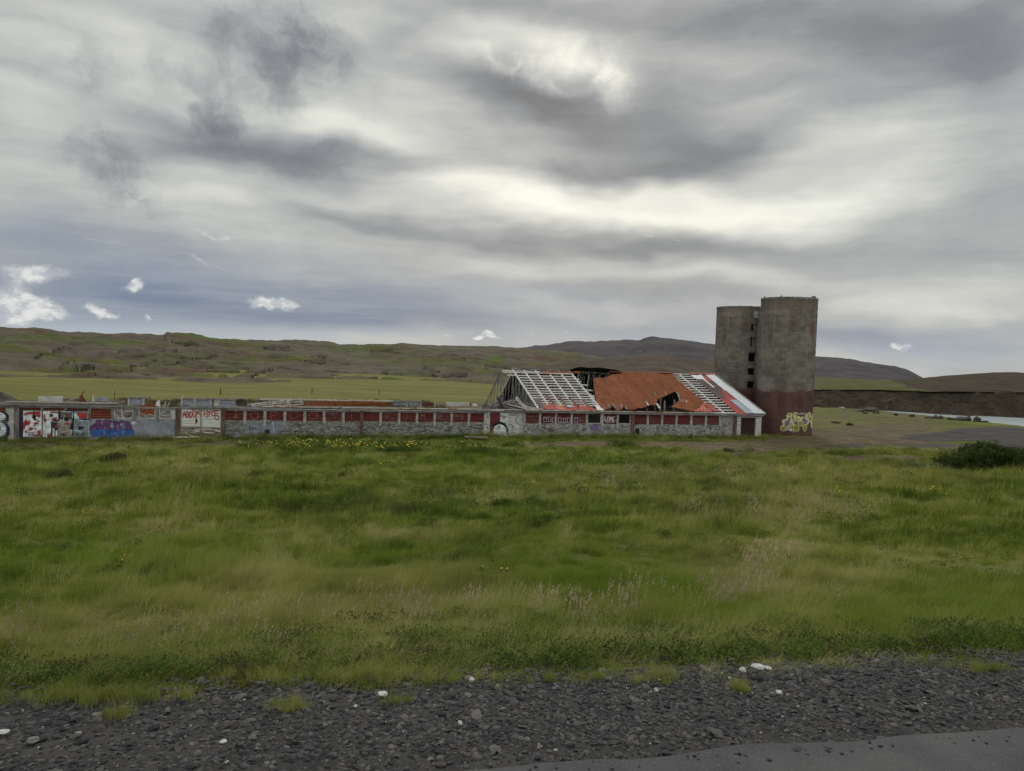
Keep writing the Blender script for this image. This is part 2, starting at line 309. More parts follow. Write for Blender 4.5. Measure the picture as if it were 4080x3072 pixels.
def silo_fn(n,pos,oc):
    a=n.ramp(n.noise(n.scale(oc,(1,1,1.3)),.55,6,.6),.34,.66)
    col=n.mix(a,(.112,.099,.082),(.212,.192,.163))
    lines=n.noise(n.scale(oc,(.7,.7,6)),1.6,7,.7); col=n.mix(n.ramp(lines,.55,.66),col,(.055,.052,.047)); 
    fine=n.noise(n.scale(oc,(1,1,3.2)),5.,7,.7); col=n.mix(n.ramp(fine,.57,.7),col,(.30,.285,.255)); col=n.mix(n.ramp(fine,.42,.3),col,(.06,.057,.05))
    st=n.noise(n.scale(oc,(3.2,3.2,.16)),1.,5,.65); col=n.mix(n.math('MULTIPLY',n.ramp(st,.52,.70),.32),col,(.055,.05,.045))
    st2=n.noise(n.scale(oc,(2.6,2.6,.13),(9,4,2)),1.,5,.65); col=n.mix(n.math('MULTIPLY',n.ramp(st2,.60,.72),.3),col,(.36,.35,.32))
    st3=n.noise(n.scale(oc,(1.4,1.4,.15),(3,14,2)),1.,4,.65); col=n.mix(n.math('MULTIPLY',n.ramp(st3,.56,.7),.5),col,(.14,.06,.05))
    z=n.new('ShaderNodeSeparateXYZ',{0:pos}).outputs[2]
    ln=n.math('MULTIPLY_ADD',n.noise(n.scale(oc,(1,1,.2)),.5,4,.6),1.3,4.05)
    redm=n.math('MULTIPLY',n.ramp(n.math('SUBTRACT',ln,z),-.12,.12),.94)
    redc=n.mix(n.ramp(n.noise(n.scale(oc,(1.4,1.4,.35)),1.1,6,.65),.35,.65),(.068,.038,.036),(.135,.062,.052)); redc=n.mix(n.math('MULTIPLY',n.ramp(lines,.52,.66),.6),redc,(.10,.085,.075))
    redc=n.mix(n.ramp(fine,.62,.72),redc,(.16,.09,.08))
    rimm=n.ramp(z,12.9,14.3); col=n.mix(n.math('MULTIPLY',rimm,n.math('MULTIPLY',n.ramp(a,.2,.9),.45)),col,(.10,.055,.035))
    col=n.mix(redm,col,redc)
    return col,.95,(n.math('ADD',lines,fine),.5,.03)
M['silo']=material('silo_concrete',silo_fn,spec=.1)
# ground
def ground_fn(n,pos,oc):
    att=n.new('ShaderNodeVertexColor',layer_name='cover'); sp=n.new('ShaderNodeSeparateColor',{0:att.outputs[0]})
    big=n.noise(pos,.05,5,.6); mid=n.noise(n.scale(pos,(.35,1,1),rot=(0,0,R_(8))),.35,6,.65); fin=n.noise(pos,3.,6,.7)
    col=n.mix(n.ramp(big,.38,.62),(.072,.088,.022),(.105,.112,.032))
    col=n.mix(n.ramp(mid,.5,.66),col,(.060,.060,.026)); col=n.mix(n.math('MULTIPLY',n.ramp(mid,.44,.34),.6),col,(.15,.135,.06))
    fld=n.mix(n.ramp(n.noise(n.scale(pos,(.25,1,1)),.12,6,.65),.36,.66),(.108,.108,.031),(.145,.131,.046)); fm=n.noise(n.scale(pos,(.22,1,1),rot=(0,0,R_(12))),.5,7,.72); fld=n.mix(n.math('MULTIPLY',n.ramp(fm,.50,.64),.75),fld,(.060,.075,.022)); fld=n.mix(n.math('MULTIPLY',n.ramp(fm,.42,.30),.6),fld,(.21,.185,.08))
    col=n.mix(sp.outputs[2],col,fld)
    dirt=n.mix(n.ramp(n.noise(n.scale(pos,(.3,1,1)),.9,6,.7),.40,.62),(.075,.056,.040),(.125,.105,.062))
    dm=n.ramp(n.math('ADD',sp.outputs[0],n.math('MULTIPLY',n.math('SUBTRACT',mid,.5),1.5)),.25,.6); col=n.mix(dm,col,dirt)
    gm=n.ramp(n.math('ADD',sp.outputs[1],n.math('MULTIPLY',n.math('SUBTRACT',mid,.5),1.5)),.30,.85); col=n.mix(gm,col,n.mix(n.ramp(n.noise(n.scale(pos,(.3,1,1)),.6,6,.7),.35,.65),(.040,.039,.040),(.078,.070,.062)))
    col=n.mix(.5,col,n.mix(1.,col,n.mix(fin,(.4,.4,.4),(1.6,1.6,1.6)),'MULTIPLY'))
    return col,1.,(n.math('ADD',mid,fin),.8,.12)
M['ground']=material('grassland',ground_fn,spec=.05)
def hill_fn(g1,g2,b1,b2,dark,gth=(.45,.58),sc=.03,red=None,stz=1.,zd=(.90,.80)):
    def fn(n,pos,oc):
        p2=n.scale(pos,(.55,1.,stz),rot=(0,0,R_(-6)))
        a=n.noise(p2,sc,7,.62,.6); b=n.noise(n.scale(pos,(1,1,1)),sc*4,7,.68,.4); c=n.noise(n.scale(pos,(.5,1,2.2)),sc*10,6,.7)
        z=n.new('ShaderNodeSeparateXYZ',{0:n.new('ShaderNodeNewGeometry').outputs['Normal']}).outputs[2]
        brown=n.mix(n.ramp(b,.35,.65),b1,b2); green=n.mix(n.ramp(b,.35,.65),g1,g2)
        col=n.mix(n.ramp(n.math('MULTIPLY_ADD',n.math('SUBTRACT',b,.5),.5,a),*gth),brown,green)
        if red: col=n.mix(n.math('MULTIPLY',n.ramp(n.noise(pos,sc*.8,4,.5),.56,.66),.8),col,red)
        col=n.mix(n.ramp(c,.57,.68),col,dark)
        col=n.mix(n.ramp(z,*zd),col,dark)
        if red:
            av=n.new('ShaderNodeVertexColor',layer_name='scar'); sp=n.new('ShaderNodeSeparateColor',{0:av.outputs[0]}); col=n.mix(n.math('MULTIPLY',sp.outputs[1],.7),col,(.06,.10,.02)); col=n.mix(sp.outputs[0],col,(.018,.016,.013))
        col=n.mix(.55,col,n.mix(1.,col,n.mix(n.noise(pos,sc*30,5,.7),(.45,.45,.45),(1.55,1.55,1.55)),'MULTIPLY'))
        return col,1.,(n.math('ADD',b,c),.9,1.2)
    return fn
M['hillA']=material('hill_heath',hill_fn((.056,.062,.020),(.088,.094,.028),(.074,.063,.047),(.112,.095,.074),(.028,.025,.018),(.47,.64),.022,(.085,.047,.036)),spec=.05)
M['hillC']=material('brown_hill',hill_fn((.055,.062,.022),(.07,.085,.026),(.060,.049,.036),(.085,.068,.052),(.042,.035,.027),(.60,.74),.03),spec=.05)
M['terr']=material('river_terrace',hill_fn((.06,.066,.022),(.10,.10,.038),(.090,.075,.045),(.125,.11,.06),(.04,.035,.02),(.34,.5),.05),spec=.05)
M['scarp']=material('eroded_bank',hill_fn((.060,.060,.028),(.10,.095,.052),(.052,.043,.031),(.080,.064,.046),(.02,.015,.012),(.58,.7),.09,None,3.,(.3,.1)),spec=.05)
M['hillR']=material('right_hill',hill_fn((.046,.052,.02),(.062,.066,.024),(.046,.036,.028),(.064,.050,.037),(.026,.022,.017),(.56,.70),.04),spec=.05)
def mount_fn(n,pos,oc):
    b=n.noise(pos,.012,7,.65,.5); c=n.noise(n.scale(pos,(1.,1,.35)),.05,6,.7)
    z=n.new('ShaderNodeSeparateXYZ',{0:pos}).outputs[2]
    col=n.mix(n.ramp(b,.38,.62),(.050,.046,.052),(.072,.064,.066))
    cap=n.ramp(n.math('MULTIPLY_ADD',n.math('SUBTRACT',b,.5),60.,z),62,92); col=n.mix(cap,col,n.mix(n.ramp(c,.4,.6),(.085,.088,.062),(.14,.14,.105)))
    col=n.mix(n.ramp(c,.60,.70),col,(.14,.125,.115))
    return col,1.,(n.math('ADD',b,c),.9,4.)
M['mount']=material('far_mountain',mount_fn,spec=.05)
def water_fn(n,pos,oc):
    return n.mix(n.noise(pos,.8,4,.6),(.30,.37,.37),(.42,.48,.47)),.22,(n.noise(n.scale(pos,(1,2.5,1)),2.5,5,.6),.35,.06)
M['water']=material('glacial_water',water_fn,spec=.5)
M['asphalt']=mottled('asphalt',(.042,.044,.045),(.066,.067,.067),1.,c3=(.13,.125,.118),sc3=60,th3=(.56,.68),rough=.9,bump=.6,bd=.006)
M['gravel']=mottled('gravel_bed',(.022,.021,.022),(.045,.041,.039),4.,c3=(.10,.09,.085),sc3=28,th3=(.56,.66),rough=1,bump=.8,bd=.02)
def rock_like(name,cs):
    def fn(n,pos,oc):
        rnd=n.new('ShaderNodeObjectInfo').outputs['Random']; cr=n.new('ShaderNodeValToRGB',{0:rnd}); el=cr.color_ramp.elements
        el[0].color=(*cs[0],1); el[1].color=(*cs[-1],1); el[1].position=1
        for i,c in enumerate(cs[1:-1]): k=el.new((i+1)/(len(cs)-1)); k.color=(*c,1)
        f=n.noise(oc,2.,4,.6); return n.mix(.5,cr.outputs[0],n.mix(1.,cr.outputs[0],n.mix(f,(.4,.4,.4),(1.6,1.6,1.6)),'MULTIPLY')),.9,None
    return material(name,fn,spec=.2)
M['stone']=rock_like('roadside_stone',[(.015,.016,.018),(.026,.027,.029),(.040,.041,.042),(.070,.068,.066),(.040,.034,.031),(.115,.105,.098)])
M['stone_pale']=rock_like('pale_stone',[(.24,.23,.21),(.38,.37,.34),(.18,.16,.14)])
M['boulder']=mottled('boulder_rock',(.03,.027,.024),(.065,.055,.045),.8,c3=(.12,.11,.08),sc3=3)
def foliage(name,cols,sc=.25,trans=.35,dark=None,dry=None):
    mt=bpy.data.materials.new(name); mt.use_nodes=True; n=NT(mt.node_tree)
    pos=n.new('ShaderNodeNewGeometry').outputs['Position']; rnd=n.new('ShaderNodeObjectInfo').outputs['Random']
    a=n.noise(pos,sc,5,.6); b=n.noise(n.scale(pos,(.6,1,1)),sc*4.5,5,.7)
    f=n.math('ADD',n.math('MULTIPLY',n.math('SUBTRACT',a,.5),2.4),n.math('MULTIPLY',n.math('SUBTRACT',b,.5),2.0)); f=n.math('ADD',f,n.math('MULTIPLY',rnd,.75)); f=n.math('ADD',f,.12)
    cr=n.new('ShaderNodeValToRGB',{0:f}); el=cr.color_ramp.elements; el[0].color=(*cols[0],1); el[1].color=(*cols[-1],1)
    for i,c in enumerate(cols[1:-1]): k=el.new((i+1)/(len(cols)-1)); k.color=(*c,1)
    col=cr.outputs[0]
    if dry:
        att=n.new('ShaderNodeAttribute',attribute_name='dry',attribute_type='INSTANCER'); 
        col=n.mix(n.math('MULTIPLY',att.outputs['Fac'],.8),col,n.mix(b,dry[0],dry[1]))
        at2=n.new('ShaderNodeAttribute',attribute_name='lush',attribute_type='INSTANCER'); col=n.mix(n.math('MULTIPLY',at2.outputs['Fac'],.8),col,dry[2])
    d=n.new('ShaderNodeBsdfDiffuse',{0:col}); t=n.new('ShaderNodeBsdfTranslucent',{0:col}); mxx=n.new('ShaderNodeMixShader',{0:trans,1:d,2:t}); n.new('ShaderNodeOutputMaterial',{0:mxx}); return mt
M['grass']=foliage('grass_blades',[(.040,.058,.014),(.088,.128,.020),(.150,.196,.028),(.215,.236,.050),(.35,.33,.14)],.16,.45,dry=((.26,.24,.075),(.38,.345,.14),(.130,.200,.018)))
M['seed']=foliage('seed_heads',[(.27,.205,.145),(.36,.28,.21),(.46,.37,.29)],.4,.3)
M['bush']=foliage('willow_leaves',[(.028,.040,.014),(.050,.068,.020),(.085,.10,.034),(.13,.135,.06)],.7,.25)
M['palebush']=foliage('silvery_leaves',[(.06,.09,.035),(.10,.14,.06),(.15,.19,.10)],.8,.3)
M['weed']=foliage('weed_leaves',[(.045,.070,.018),(.085,.13,.026),(.13,.165,.045)],.5,.3)
M['scrub']=foliage('scrub_leaves',[(.034,.040,.016),(.065,.066,.028),(.11,.10,.05)],.5,.25)
M['yellow']=flat('petal_yellow',(.62,.45,.02),.7,.1); M['whitepetal']=flat('petal_white',(.6,.58,.5),.7,.1)
M['bark']=flat('twig_bark',(.07,.055,.04),.9)

# ------------------------------------------------------------------ ground sheet, road, verge, water
rings=np.concatenate([np.linspace(1.0,9,60),np.geomspace(9.15,90,170),np.geomspace(91,260,80),np.geomspace(270,6000,30)])
azs=np.radians(np.concatenate([np.arange(-180,-52,4.),np.arange(-52,52,.22),np.arange(52,180,4.)]))
RR,AA=np.meshgrid(rings,azs,indexing='ij'); GX=RR*np.sin(AA); GY=RR*np.cos(AA); GZ=ground(GX,GY)
qq=QN[0]*GX+QN[1]*GY; GZ=np.where(qq<5.5,GZ-.05,GZ)
GV=np.stack([GX,GY,GZ],-1).reshape(-1,3)
gpx,gpy,gd=proj(GV)
front=(gd>8)
def ell(px,py,L):
    t=np.zeros(len(px))
    for cx,cy,rx,ry,wt in L: t=np.maximum(t,wt*sm(1.25,.55,np.hypot((px-cx)/rx,(py-cy)/ry)))
    return t
DIRT=[(3480,1680,420,60,.42),(3500,1735,300,36,.85),(3600,1700,180,20,.6),(2500,1772,560,15,.75),(3000,1776,520,20,.8),(3350,1765,420,26,.95),(3250,1722,300,24,.55),(3000,1798,420,14,.6),(3500,1825,260,14,.7),(3800,1790,250,25,.6),(2100,1772,300,10,.45),(300,1772,650,9,.6),(1000,1768,300,14,.55),(700,1775,300,14,.4),(3560,1655,160,14,.5)]
GRAV=[(3960,1730,260,34,1.),(3750,1742,200,20,.9),(3600,1775,300,12,.75),(4100,1780,240,40,1.),(3350,1780,260,10,.5),(2950,1812,150,7,.6)]
dirt=ell(gpx,gpy,DIRT)*front; grv=ell(gpx,gpy,GRAV)*front
gdv=(GV[:,0]-P0[0])*VV[0]+(GV[:,1]-P0[1])*VV[1]; gdu=(GV[:,0]-P0[0])*UU[0]+(GV[:,1]-P0[1])*UU[1]
inb=sm(-.5,.5,gdv)*sm(16.5,15.5,gdv)*sm(.5,-.2,gdu); dirt=np.maximum(dirt,inb)
rub=sm(20,27,gdv)*sm(52,40,gdv+6*fbm(gdu*.08,gdv*.08,3,12))*sm(2,-8,gdu)*.75; dirt=np.maximum(dirt,rub)
fld=sm(14,26,gdv)*sm(.3,.0,dirt)
G_=mesh_np('ground',GV,grid_faces(len(rings),len(azs),True)[:, ::-1],M['ground'],True,{'cover':np.stack([dirt,grv,fld,np.ones_like(fld)],1)})
tag(mobj('ground',G_),kind='structure')
def segd_(X,Y,a,b):
    dx,dy=b[0]-a[0],b[1]-a[1]; t=np.clip(((X-a[0])*dx+(Y-a[1])*dy)/(dx*dx+dy*dy+1e-9),0,1); return np.hypot(X-a[0]-t*dx,Y-a[1]-t*dy)
def strip(name,q0,q1,z0,z1,mat,n=260,span=90,nq=12,wob=0.,lift=.0):
    t=np.linspace(-span,span,n); qs=np.linspace(q0,q1,nq); T,Q=np.meshgrid(t,qs); 
    Q2=Q+(wob*fbm(T*1.3,Q*0+1,3,2)*(Q==q1) if wob else 0)
    X=QN[1]*T+QN[0]*Q2; Y=-QN[0]*T+QN[1]*Q2; Z=z0+(z1-z0)*(Q-q0)/(q1-q0)+lift
    return mobj(name,mesh_np(name,np.stack([X,Y,Z],-1).reshape(-1,3),grid_faces(nq,n),mat,True))
tag(strip('road',-6,4.16,5.02,5.02,M['asphalt'],nq=4,wob=.10,n=900,span=60),kind='structure')
tag(strip('road_verge',3.9,5.80,5.005,4.815,M['gravel'],n=900,span=60,wob=.12),kind='structure')
wv=[(55,152,-.6),(70,80,-.6),(95,20,-.6),(320,20,-.6),(320,230,-.6),(60,165,-.6)]
mb=MB(); mb.add(wv,[tuple(range(6))]); o=mb.build('river_water',M['water']); tag(o,kind='structure')

# ------------------------------------------------------------------ hills (lofted between a foot line and a crest line)
SCARS=[[(140,1425),(170,1408),(220,1400),(250,1388)],[(250,1450),(290,1440)],[(325,1472),(370,1468)],[(380,1488),(450,1480),(520,1475)],[(510,1465),(580,1462)],[(690,1360),(740,1373),(780,1371)],[(700,1444),(760,1432),(800,1424),(860,1412)],[(830,1480),(880,1498),(930,1492),(980,1472)],[(1010,1500),(1050,1488),(1080,1472)],[(1440,1518),(1500,1508),(1540,1490)],[(1600,1500),(1640,1520),(1700,1522)],[(1330,1505),(1355,1516)],[(1690,1468),(1750,1482)],[(1730,1495),(1860,1492)],[(1800,1425),(1850,1432)],[(1940,1455),(2030,1465)],[(240,1465),(300,1462)],[(480,1400),(600,1392),(700,1398)],[(1050,1390),(1150,1394)],[(1200,1440),(1290,1444)],[(580,1440),(620,1436)],[(1480,1400),(1560,1398)]]
GREENS=[(1975,1428,38,16,1.),(1620,1500,90,18,.7),(850,1335,120,16,.8),(1550,1520,90,18,.6),(1430,1385,160,12,.6),(1480,1425,60,10,.5),(100,1350,300,14,.6),(460,1365,120,12,.8),(930,1478,70,14,.5)]
def loft(name,mat,x0,x1,nx,foot,crest,Df,Dc,nt=50,amp=1.,seed=1,tp=1.,dp=1.3,sink=3.,back=120,ridge=.0,nsc=.02):
    xs=np.linspace(x0,x1,nx); f=np.interp(xs,*zip(*foot)); c=np.interp(xs,*zip(*crest)); df=np.interp(xs,*zip(*Df)); dc=np.interp(xs,*zip(*Dc))
    rows=[]
    for k in range(nt+1):
        t=k/nt; py=f+(c-f)*t**tp; D=df+(dc-df)*t**dp
        rows.append([(atrange(a,b,d)) for a,b,d in zip(xs,py,D)])
    V=np.array(rows); 
    first=V[0].copy(); first[:,2]-=sink; 
    dirn=(V[-1]-C0); dirn[:,2]=0; dirn/=np.linalg.norm(dirn,axis=1)[:,None]
    b1=V[-1]+dirn*back*.25; b1[:,2]-=back*.02; b2=V[-1]+dirn*back; b2[:,2]-=back*.25
    T=np.linspace(0,1,nt+1)[:,None]
    nzv=fbm(V[...,0]*nsc,V[...,1]*nsc,5,seed,.55); rg=-np.abs(fbm(V[...,0]*nsc*.9+9,V[...,1]*nsc*1.8,4,seed+5,.5))
    fade=sm(0,.08,T)*(.25+.75*sm(1.0,.88,T)); V[...,2]+=(nzv*amp+rg*ridge)*fade
    V[-1,:,2]+=fbm(xs*.03,xs*0,3,seed)*amp*.25
    V=np.concatenate([first[None],V,b1[None],b2[None]],0)
    V=V.reshape(-1,3); at=None
    if name=='hillside':
        hx,hy,_=proj(V); jx=hx+10*fbm(V[:,0]*.05,V[:,1]*.05,3,77); jy=hy+5*fbm(V[:,0]*.06,V[:,1]*.04,3,78); dm_=np.full(len(V),99.)
        for sc_ in SCARS:
            for a,b in zip(sc_,sc_[1:]): dm_=np.minimum(dm_,segd_(jx,jy,a,b))
        at={'scar':np.stack([sm(5.,1.,dm_)*(.25+.65*sm(-.3,.2,fbm(V[:,0]*.1,V[:,1]*.1,3,79))),ell(jx,jy,GREENS),np.zeros(len(V)),np.ones(len(V))],1)}
        V[:,2]-=1.0*sm(7,1,dm_)
    return tag(mobj(name,mesh_np(name,V,grid_faces(nt+4,nx),mat,True,at)),kind='structure')
loft('far_mountain',M['mount'],1950,3760,260,[(1950,1470),(3760,1530)],[(1950,1400),(2070,1384),(2180,1371),(2260,1358),(2320,1357),(2420,1356),(2490,1349),(2550,1352),(2575,1343),(2590,1338),(2640,1341),(2680,1346),(2760,1356),(2845,1370),(2950,1384),(3100,1400),(3250,1418),(3350,1424),(3450,1441),(3510,1450),(3560,1458),(3620,1473),(3670,1500),(3760,1560)],[(1950,900),(3760,900)],[(1950,1900),(3760,1500)],60,9,3,dp=1.5,back=400,ridge=12,nsc=.006)
loft('hillside',M['hillA'],-900,2640,1100,[(-900,1490),(0,1512),(1000,1532),(1600,1545),(2000,1545),(2640,1560)],
 [(-900,1255),(0,1300),(200,1308),(280,1321),(460,1323),(630,1330),(650,1328),(668,1320),(690,1324),(760,1329),(800,1337),(860,1348),(1000,1354),(1100,1352),(1180,1349),(1260,1355),(1320,1361),(1360,1371),(1450,1371),(1600,1367),(1700,1372),(1750,1376),(1900,1377),(2060,1385),(2200,1393),(2300,1404),(2380,1418),(2430,1430),(2640,1500)],
 [(-900,150),(0,168),(1000,161),(2000,181),(2640,230)],[(-900,430),(1000,480),(2640,560)],150,3.,11,tp=1.,dp=1.35,ridge=6.,nsc=.03)
loft('brown_hill',M['hillC'],1960,3160,240,[(1960,1542),(3160,1542)],[(1960,1500),(2050,1482),(2120,1466),(2250,1446),(2350,1436),(2440,1426),(2530,1419),(2600,1413),(2660,1415),(2760,1430),(2850,1443),(3000,1470),(3160,1510)],[(1960,205),(3160,240)],[(1960,300),(3160,330)],50,1.6,21,ridge=1.5,nsc=.04)
# terrace and eroded bank across the river
loft('river_terrace',M['terr'],2760,4900,420,[(2760,1553),(3240,1553),(3500,1553),(3700,1560),(4080,1566),(4900,1590)],[(2760,1488),(3240,1500),(3330,1505),(3450,1512),(3600,1514),(3700,1535),(3800,1556),(4080,1564),(4900,1588)],[(2760,160),(3240,160.5),(3350,163.5),(3510,165.5),(3800,163.5),(4080,168.5),(4900,183.5)],[(2760,330),(3240,310),(3700,270),(4900,250)],40,.5,31,back=300,sink=.0,nsc=.06)
loft('river_bank',M['scarp'],2760,4900,520,[(2760,1612),(3240,1618),(3350,1630),(3500,1637),(3800,1656),(4080,1668),(4900,1690)],[(2760,1551),(3240,1552),(3500,1552),(3700,1559),(4080,1565),(4900,1589)],[(2760,150),(3240,152),(3350,156),(3510,158.6),(3800,156.5),(4080,161),(4900,176)],[(2760,160),(3240,161),(3350,164),(3510,166),(3800,164),(4080,169),(4900,184)],36,1.7,41,dp=.9,sink=2,back=4,ridge=2.6,nsc=.17)
loft('right_hill',M['hillR'],3480,4900,260,[(3480,1556),(3650,1557),(4080,1564),(4900,1590)],[(3480,1535),(3560,1514),(3670,1507),(3760,1497),(3850,1490),(3950,1484),(4020,1483),(4080,1486),(4300,1494),(4900,1530)],[(3480,215),(3600,180),(3700,169),(3800,166),(4080,170.5),(4900,186)],[(3480,265),(4900,260)],40,.6,51,nsc=.05,ridge=1.)

# ------------------------------------------------------------------ building kit
def pip(poly,X,Y):
    ins=np.zeros(X.shape,bool); n=len(poly); j=n-1
    for i in range(n):
        xi,yi=poly[i]; xj,yj=poly[j]
        c=((yi>Y)!=(yj>Y))&(X<(xj-xi)*(Y-yi)/((yj-yi) if yj!=yi else 1e-9)+xi); ins^=c; j=i
    return ins
def segd(X,Y,a,b):
    dx,dy=b[0]-a[0],b[1]-a[1]; L=dx*dx+dy*dy+1e-9; t=np.clip(((X-a[0])*dx+(Y-a[1])*dy)/L,0,1)
    return np.hypot(X-a[0]-t*dx,Y-a[1]-t*dy)
def cover(op,X,Y):
    k=op[0]
    if k=='p': return pip(op[2],X,Y)
    if k=='e': cx,cy,rx,ry=op[2][:4]; return ((X-cx)/rx)**2+((Y-cy)/ry)**2<1
    if k in 'so':            # stroke / outline, width in photo pixels
        pts=op[2]; pts=pts+[pts[0]] if k=='o' else pts; m_=np.zeros(X.shape,bool)
        for a,b in zip(pts,pts[1:]): m_|=segd(X,Y,a,b)<op[3]/2
        return m_
def paint(name,parent,ops,x0,x1,y0,y1,v=-.03,cell=.03,fn=None,inv=None,label=None):
    """a film of paint laid on the wall: ops are (kind,colour,points[,width]) listed bottom layer first"""
    inv=inv or (lambda a,b: wall(a,b,v)); fn=fn or (lambda a,b: P(a,v,b))
    cs=[inv(x,y) for x in (x0,x1) for y in (y0,y1)]; ua=min(c[0] for c in cs); ub=max(c[0] for c in cs); wa=min(c[1] for c in cs); wb=max(c[1] for c in cs)
    us=np.arange(ua,ub,cell); ws=np.arange(wa,wb,cell); Ug,Wg=np.meshgrid(us,ws)
    pts=np.array([[fn(a+cell/2,b+cell/2) for a in us] for b in ws]); X,Y,_=proj(pts)
    cols=[]; idx=np.full(X.shape,-1)
    for op in ops:
        if op[1] not in cols: cols.append(op[1])
        c=cover(op,X,Y); idx[c]=-1 if op[1]=='none' else cols.index(op[1])
    mb=MB()
    for r in range(idx.shape[0]):
        c=0
        while c<idx.shape[1]:
            k=idx[r,c]; e=c+1
            while e<idx.shape[1] and idx[r,e]==k and e-c<12: e+=1
            if k>=0:
                a0,a1,b0,b1=us[c],us[e-1]+cell,ws[r],ws[r]+cell
                mb.add([fn(a0,b0),fn(a1,b0),fn(a1,b1),fn(a0,b1)],[(0,1,2,3)],int(k))
            c=e
    if not mb.f: return None
    o=mb.build(name,[PAINT.get(c,PAINT['black']) for c in cols],parent)
    if label: o['label']=label
    return o
GL={'A':[[(0,1),(.5,0),(1,1)],[(.2,.6),(.8,.6)]],'B':[[(0,1),(0,0),(.8,.1),(.8,.45),(0,.5),(.9,.6),(.9,.9),(0,1)]],'O':[[(.5,0),(.9,.2),(1,.5),(.85,.85),(.5,1),(.12,.85),(0,.5),(.12,.2),(.5,0)]],
 'U':[[(0,0),(.1,.85),(.5,1),(.85,.8),(1,0)]],'T':[[(0,0),(1,0)],[(.5,0),(.55,1)]],'H':[[(0,0),(.1,1)],[(.9,0),(.9,1)],[(.05,.55),(.9,.5)]],'Y':[[(0,0),(.5,.5),(1,0)],[(.5,.5),(.4,1)]],'C':[[(1,.1),(.5,0),(.05,.4),(.2,.9),(1,1)]],
 'E':[[(1,0),(0,.05),(0,1),(1,.95)],[(0,.5),(.8,.5)]],'I':[[(.1,0),(.9,0)],[(.5,0),(.5,1)],[(0,1),(1,.97)]],'1':[[(.1,.5),(.5,0),(.5,1)],[(0,1.03),(1,.97)]],'F':[[(1,.05),(0,.1),(.1,1)],[(.05,.6),(.75,.6)]],'7':[[(0,.05),(1,.05)],[(.45,.05),(.7,1)]],
 'M':[[(0,1),(.15,0),(.5,.6),(.9,0),(1,1)]],'P':[[(0,1),(0,0),(.8,.1),(.8,.45),(0,.55)]],'S':[[(1,.05),(.3,0),(.1,.3),(.8,.55),(.9,.85),(.4,1),(0,.85)]],'L':[[(0,0),(.05,1),(1,1)]],'W':[[(0,0),(.25,1),(.5,.3),(.75,1),(1,0)]],'N':[[(0,1),(.05,0),(.9,1),(1,0)]],'D':[[(0,0),(0,1),(.8,.85),(1,.4),(.6,.05),(0,0)]],
 'G':[[(1,.1),(.4,0),(0,.5),(.4,1),(1,.9),(1,.5),(.6,.5)]],'R':[[(0,1),(0,0),(.8,.1),(.8,.4),(0,.5),(1,1)]],'!':[[(.5,0),(.5,.62)],[(.42,.93),(.58,.93)]]}
def text(t,x,y,w,h,col,wd,gap=.25,dy=0.):
    n=len(t); cw=w/(n+(n-1)*gap); ops=[]
    for i,ch in enumerate(t):
        if ch==' ': continue
        for st in GL[ch]: ops.append(('s',col,[(x+i*cw*(1+gap)+a*cw,y+dy*i+b*h) for a,b in st],wd))
    return ops
def corr_panel(name,parent,u0,u1,w0,w1,mat,v=.03,amp=.022,pitch=.125,vert=False,fn=None,label=None,tilt=0.):
    fn=fn or P; mb=MB(); L=(w1-w0) if not vert else (u1-u0); n=max(4,int(round(L/pitch))*6); th=.006
    vs=[]
    for side in (0,1):
        for i in range(n+1):
            t=i/n*L; o=v+amp*math.cos(2*math.pi*t/pitch)+side*th+(tilt*t if not vert else 0)
            if vert: vs+= [fn(u0+t,o,w0),fn(u0+t,o,w1)]
            else: vs+= [fn(u0,o,w0+t),fn(u1,o,w0+t)]
    k=2*(n+1); fs=[(2*i,2*i+1,2*i+3,2*i+2) for i in range(n)]+[(k+2*i+2,k+2*i+3,k+2*i+1,k+2*i) for i in range(n)]
    mb.add(vs,fs); o=mb.build(name,mat,parent)
    if label: o['label']=label
    return o
SILL=lambda u: 1.27-.0022*(u+7)     # top of the low concrete wall
def pxbox(name,parent,x0,x1,w0,w1,v0,v1,mat,jit=.01,label=None):
    u0,u1=WU(x0),WU(x1); o=MB().ubox(u0,u1,v0,v1,w0,w1,jit=jit).build(name,mat,parent)
    if label: o['label']=label
    return o
def rough_wall(name,parent,u0,u1,v0,v1,w0,w1,mat,label=None,top=.03):
    n=max(2,int((u1-u0)/.45)); mb=MB(); us=np.linspace(u0,u1,n+1)
    vs=[]; 
    for i,u in enumerate(us):
        t=w1+random.uniform(-top,top*.4); vs+=[P(u,v0,w0),P(u,v1,w0),P(u,v1,t),P(u,v0,t)]
    fs=[]
    for i in range(n):
        a=4*i; b=a+4; fs+=[(a,b,b+3,a+3),(a+1,a+2,b+2,b+1),(a+3,b+3,b+2,a+2),(a,a+1,b+1,b)]
    fs+=[(0,3,2,1),(4*n,4*n+1,4*n+2,4*n+3)]; mb.add(vs,fs); o=mb.build(name,mat,parent)
    if label: o['label']=label
    return o
def polyprism(mb,pts,off,mi=0):
    n=len(pts); pts=[np.asarray(p,float) for p in pts]; off=np.asarray(off,float)
    mb.add([*pts,*[p+off for p in pts]],[tuple(range(n)),tuple(range(2*n-1,n-1,-1))]+[(i,(i+1)%n,n+(i+1)%n,n+i) for i in range(n)][::-1],mi)

# ------------------------------------------------------------------ roofless wing on the left
UL=-73.; UJ=WU(1953)
wing=empty('roofless_barn',P(-47,0,0),A_,'long roofless wing of the ruined farm building with red corrugated panels and spray-painted concrete wall','ruined building')
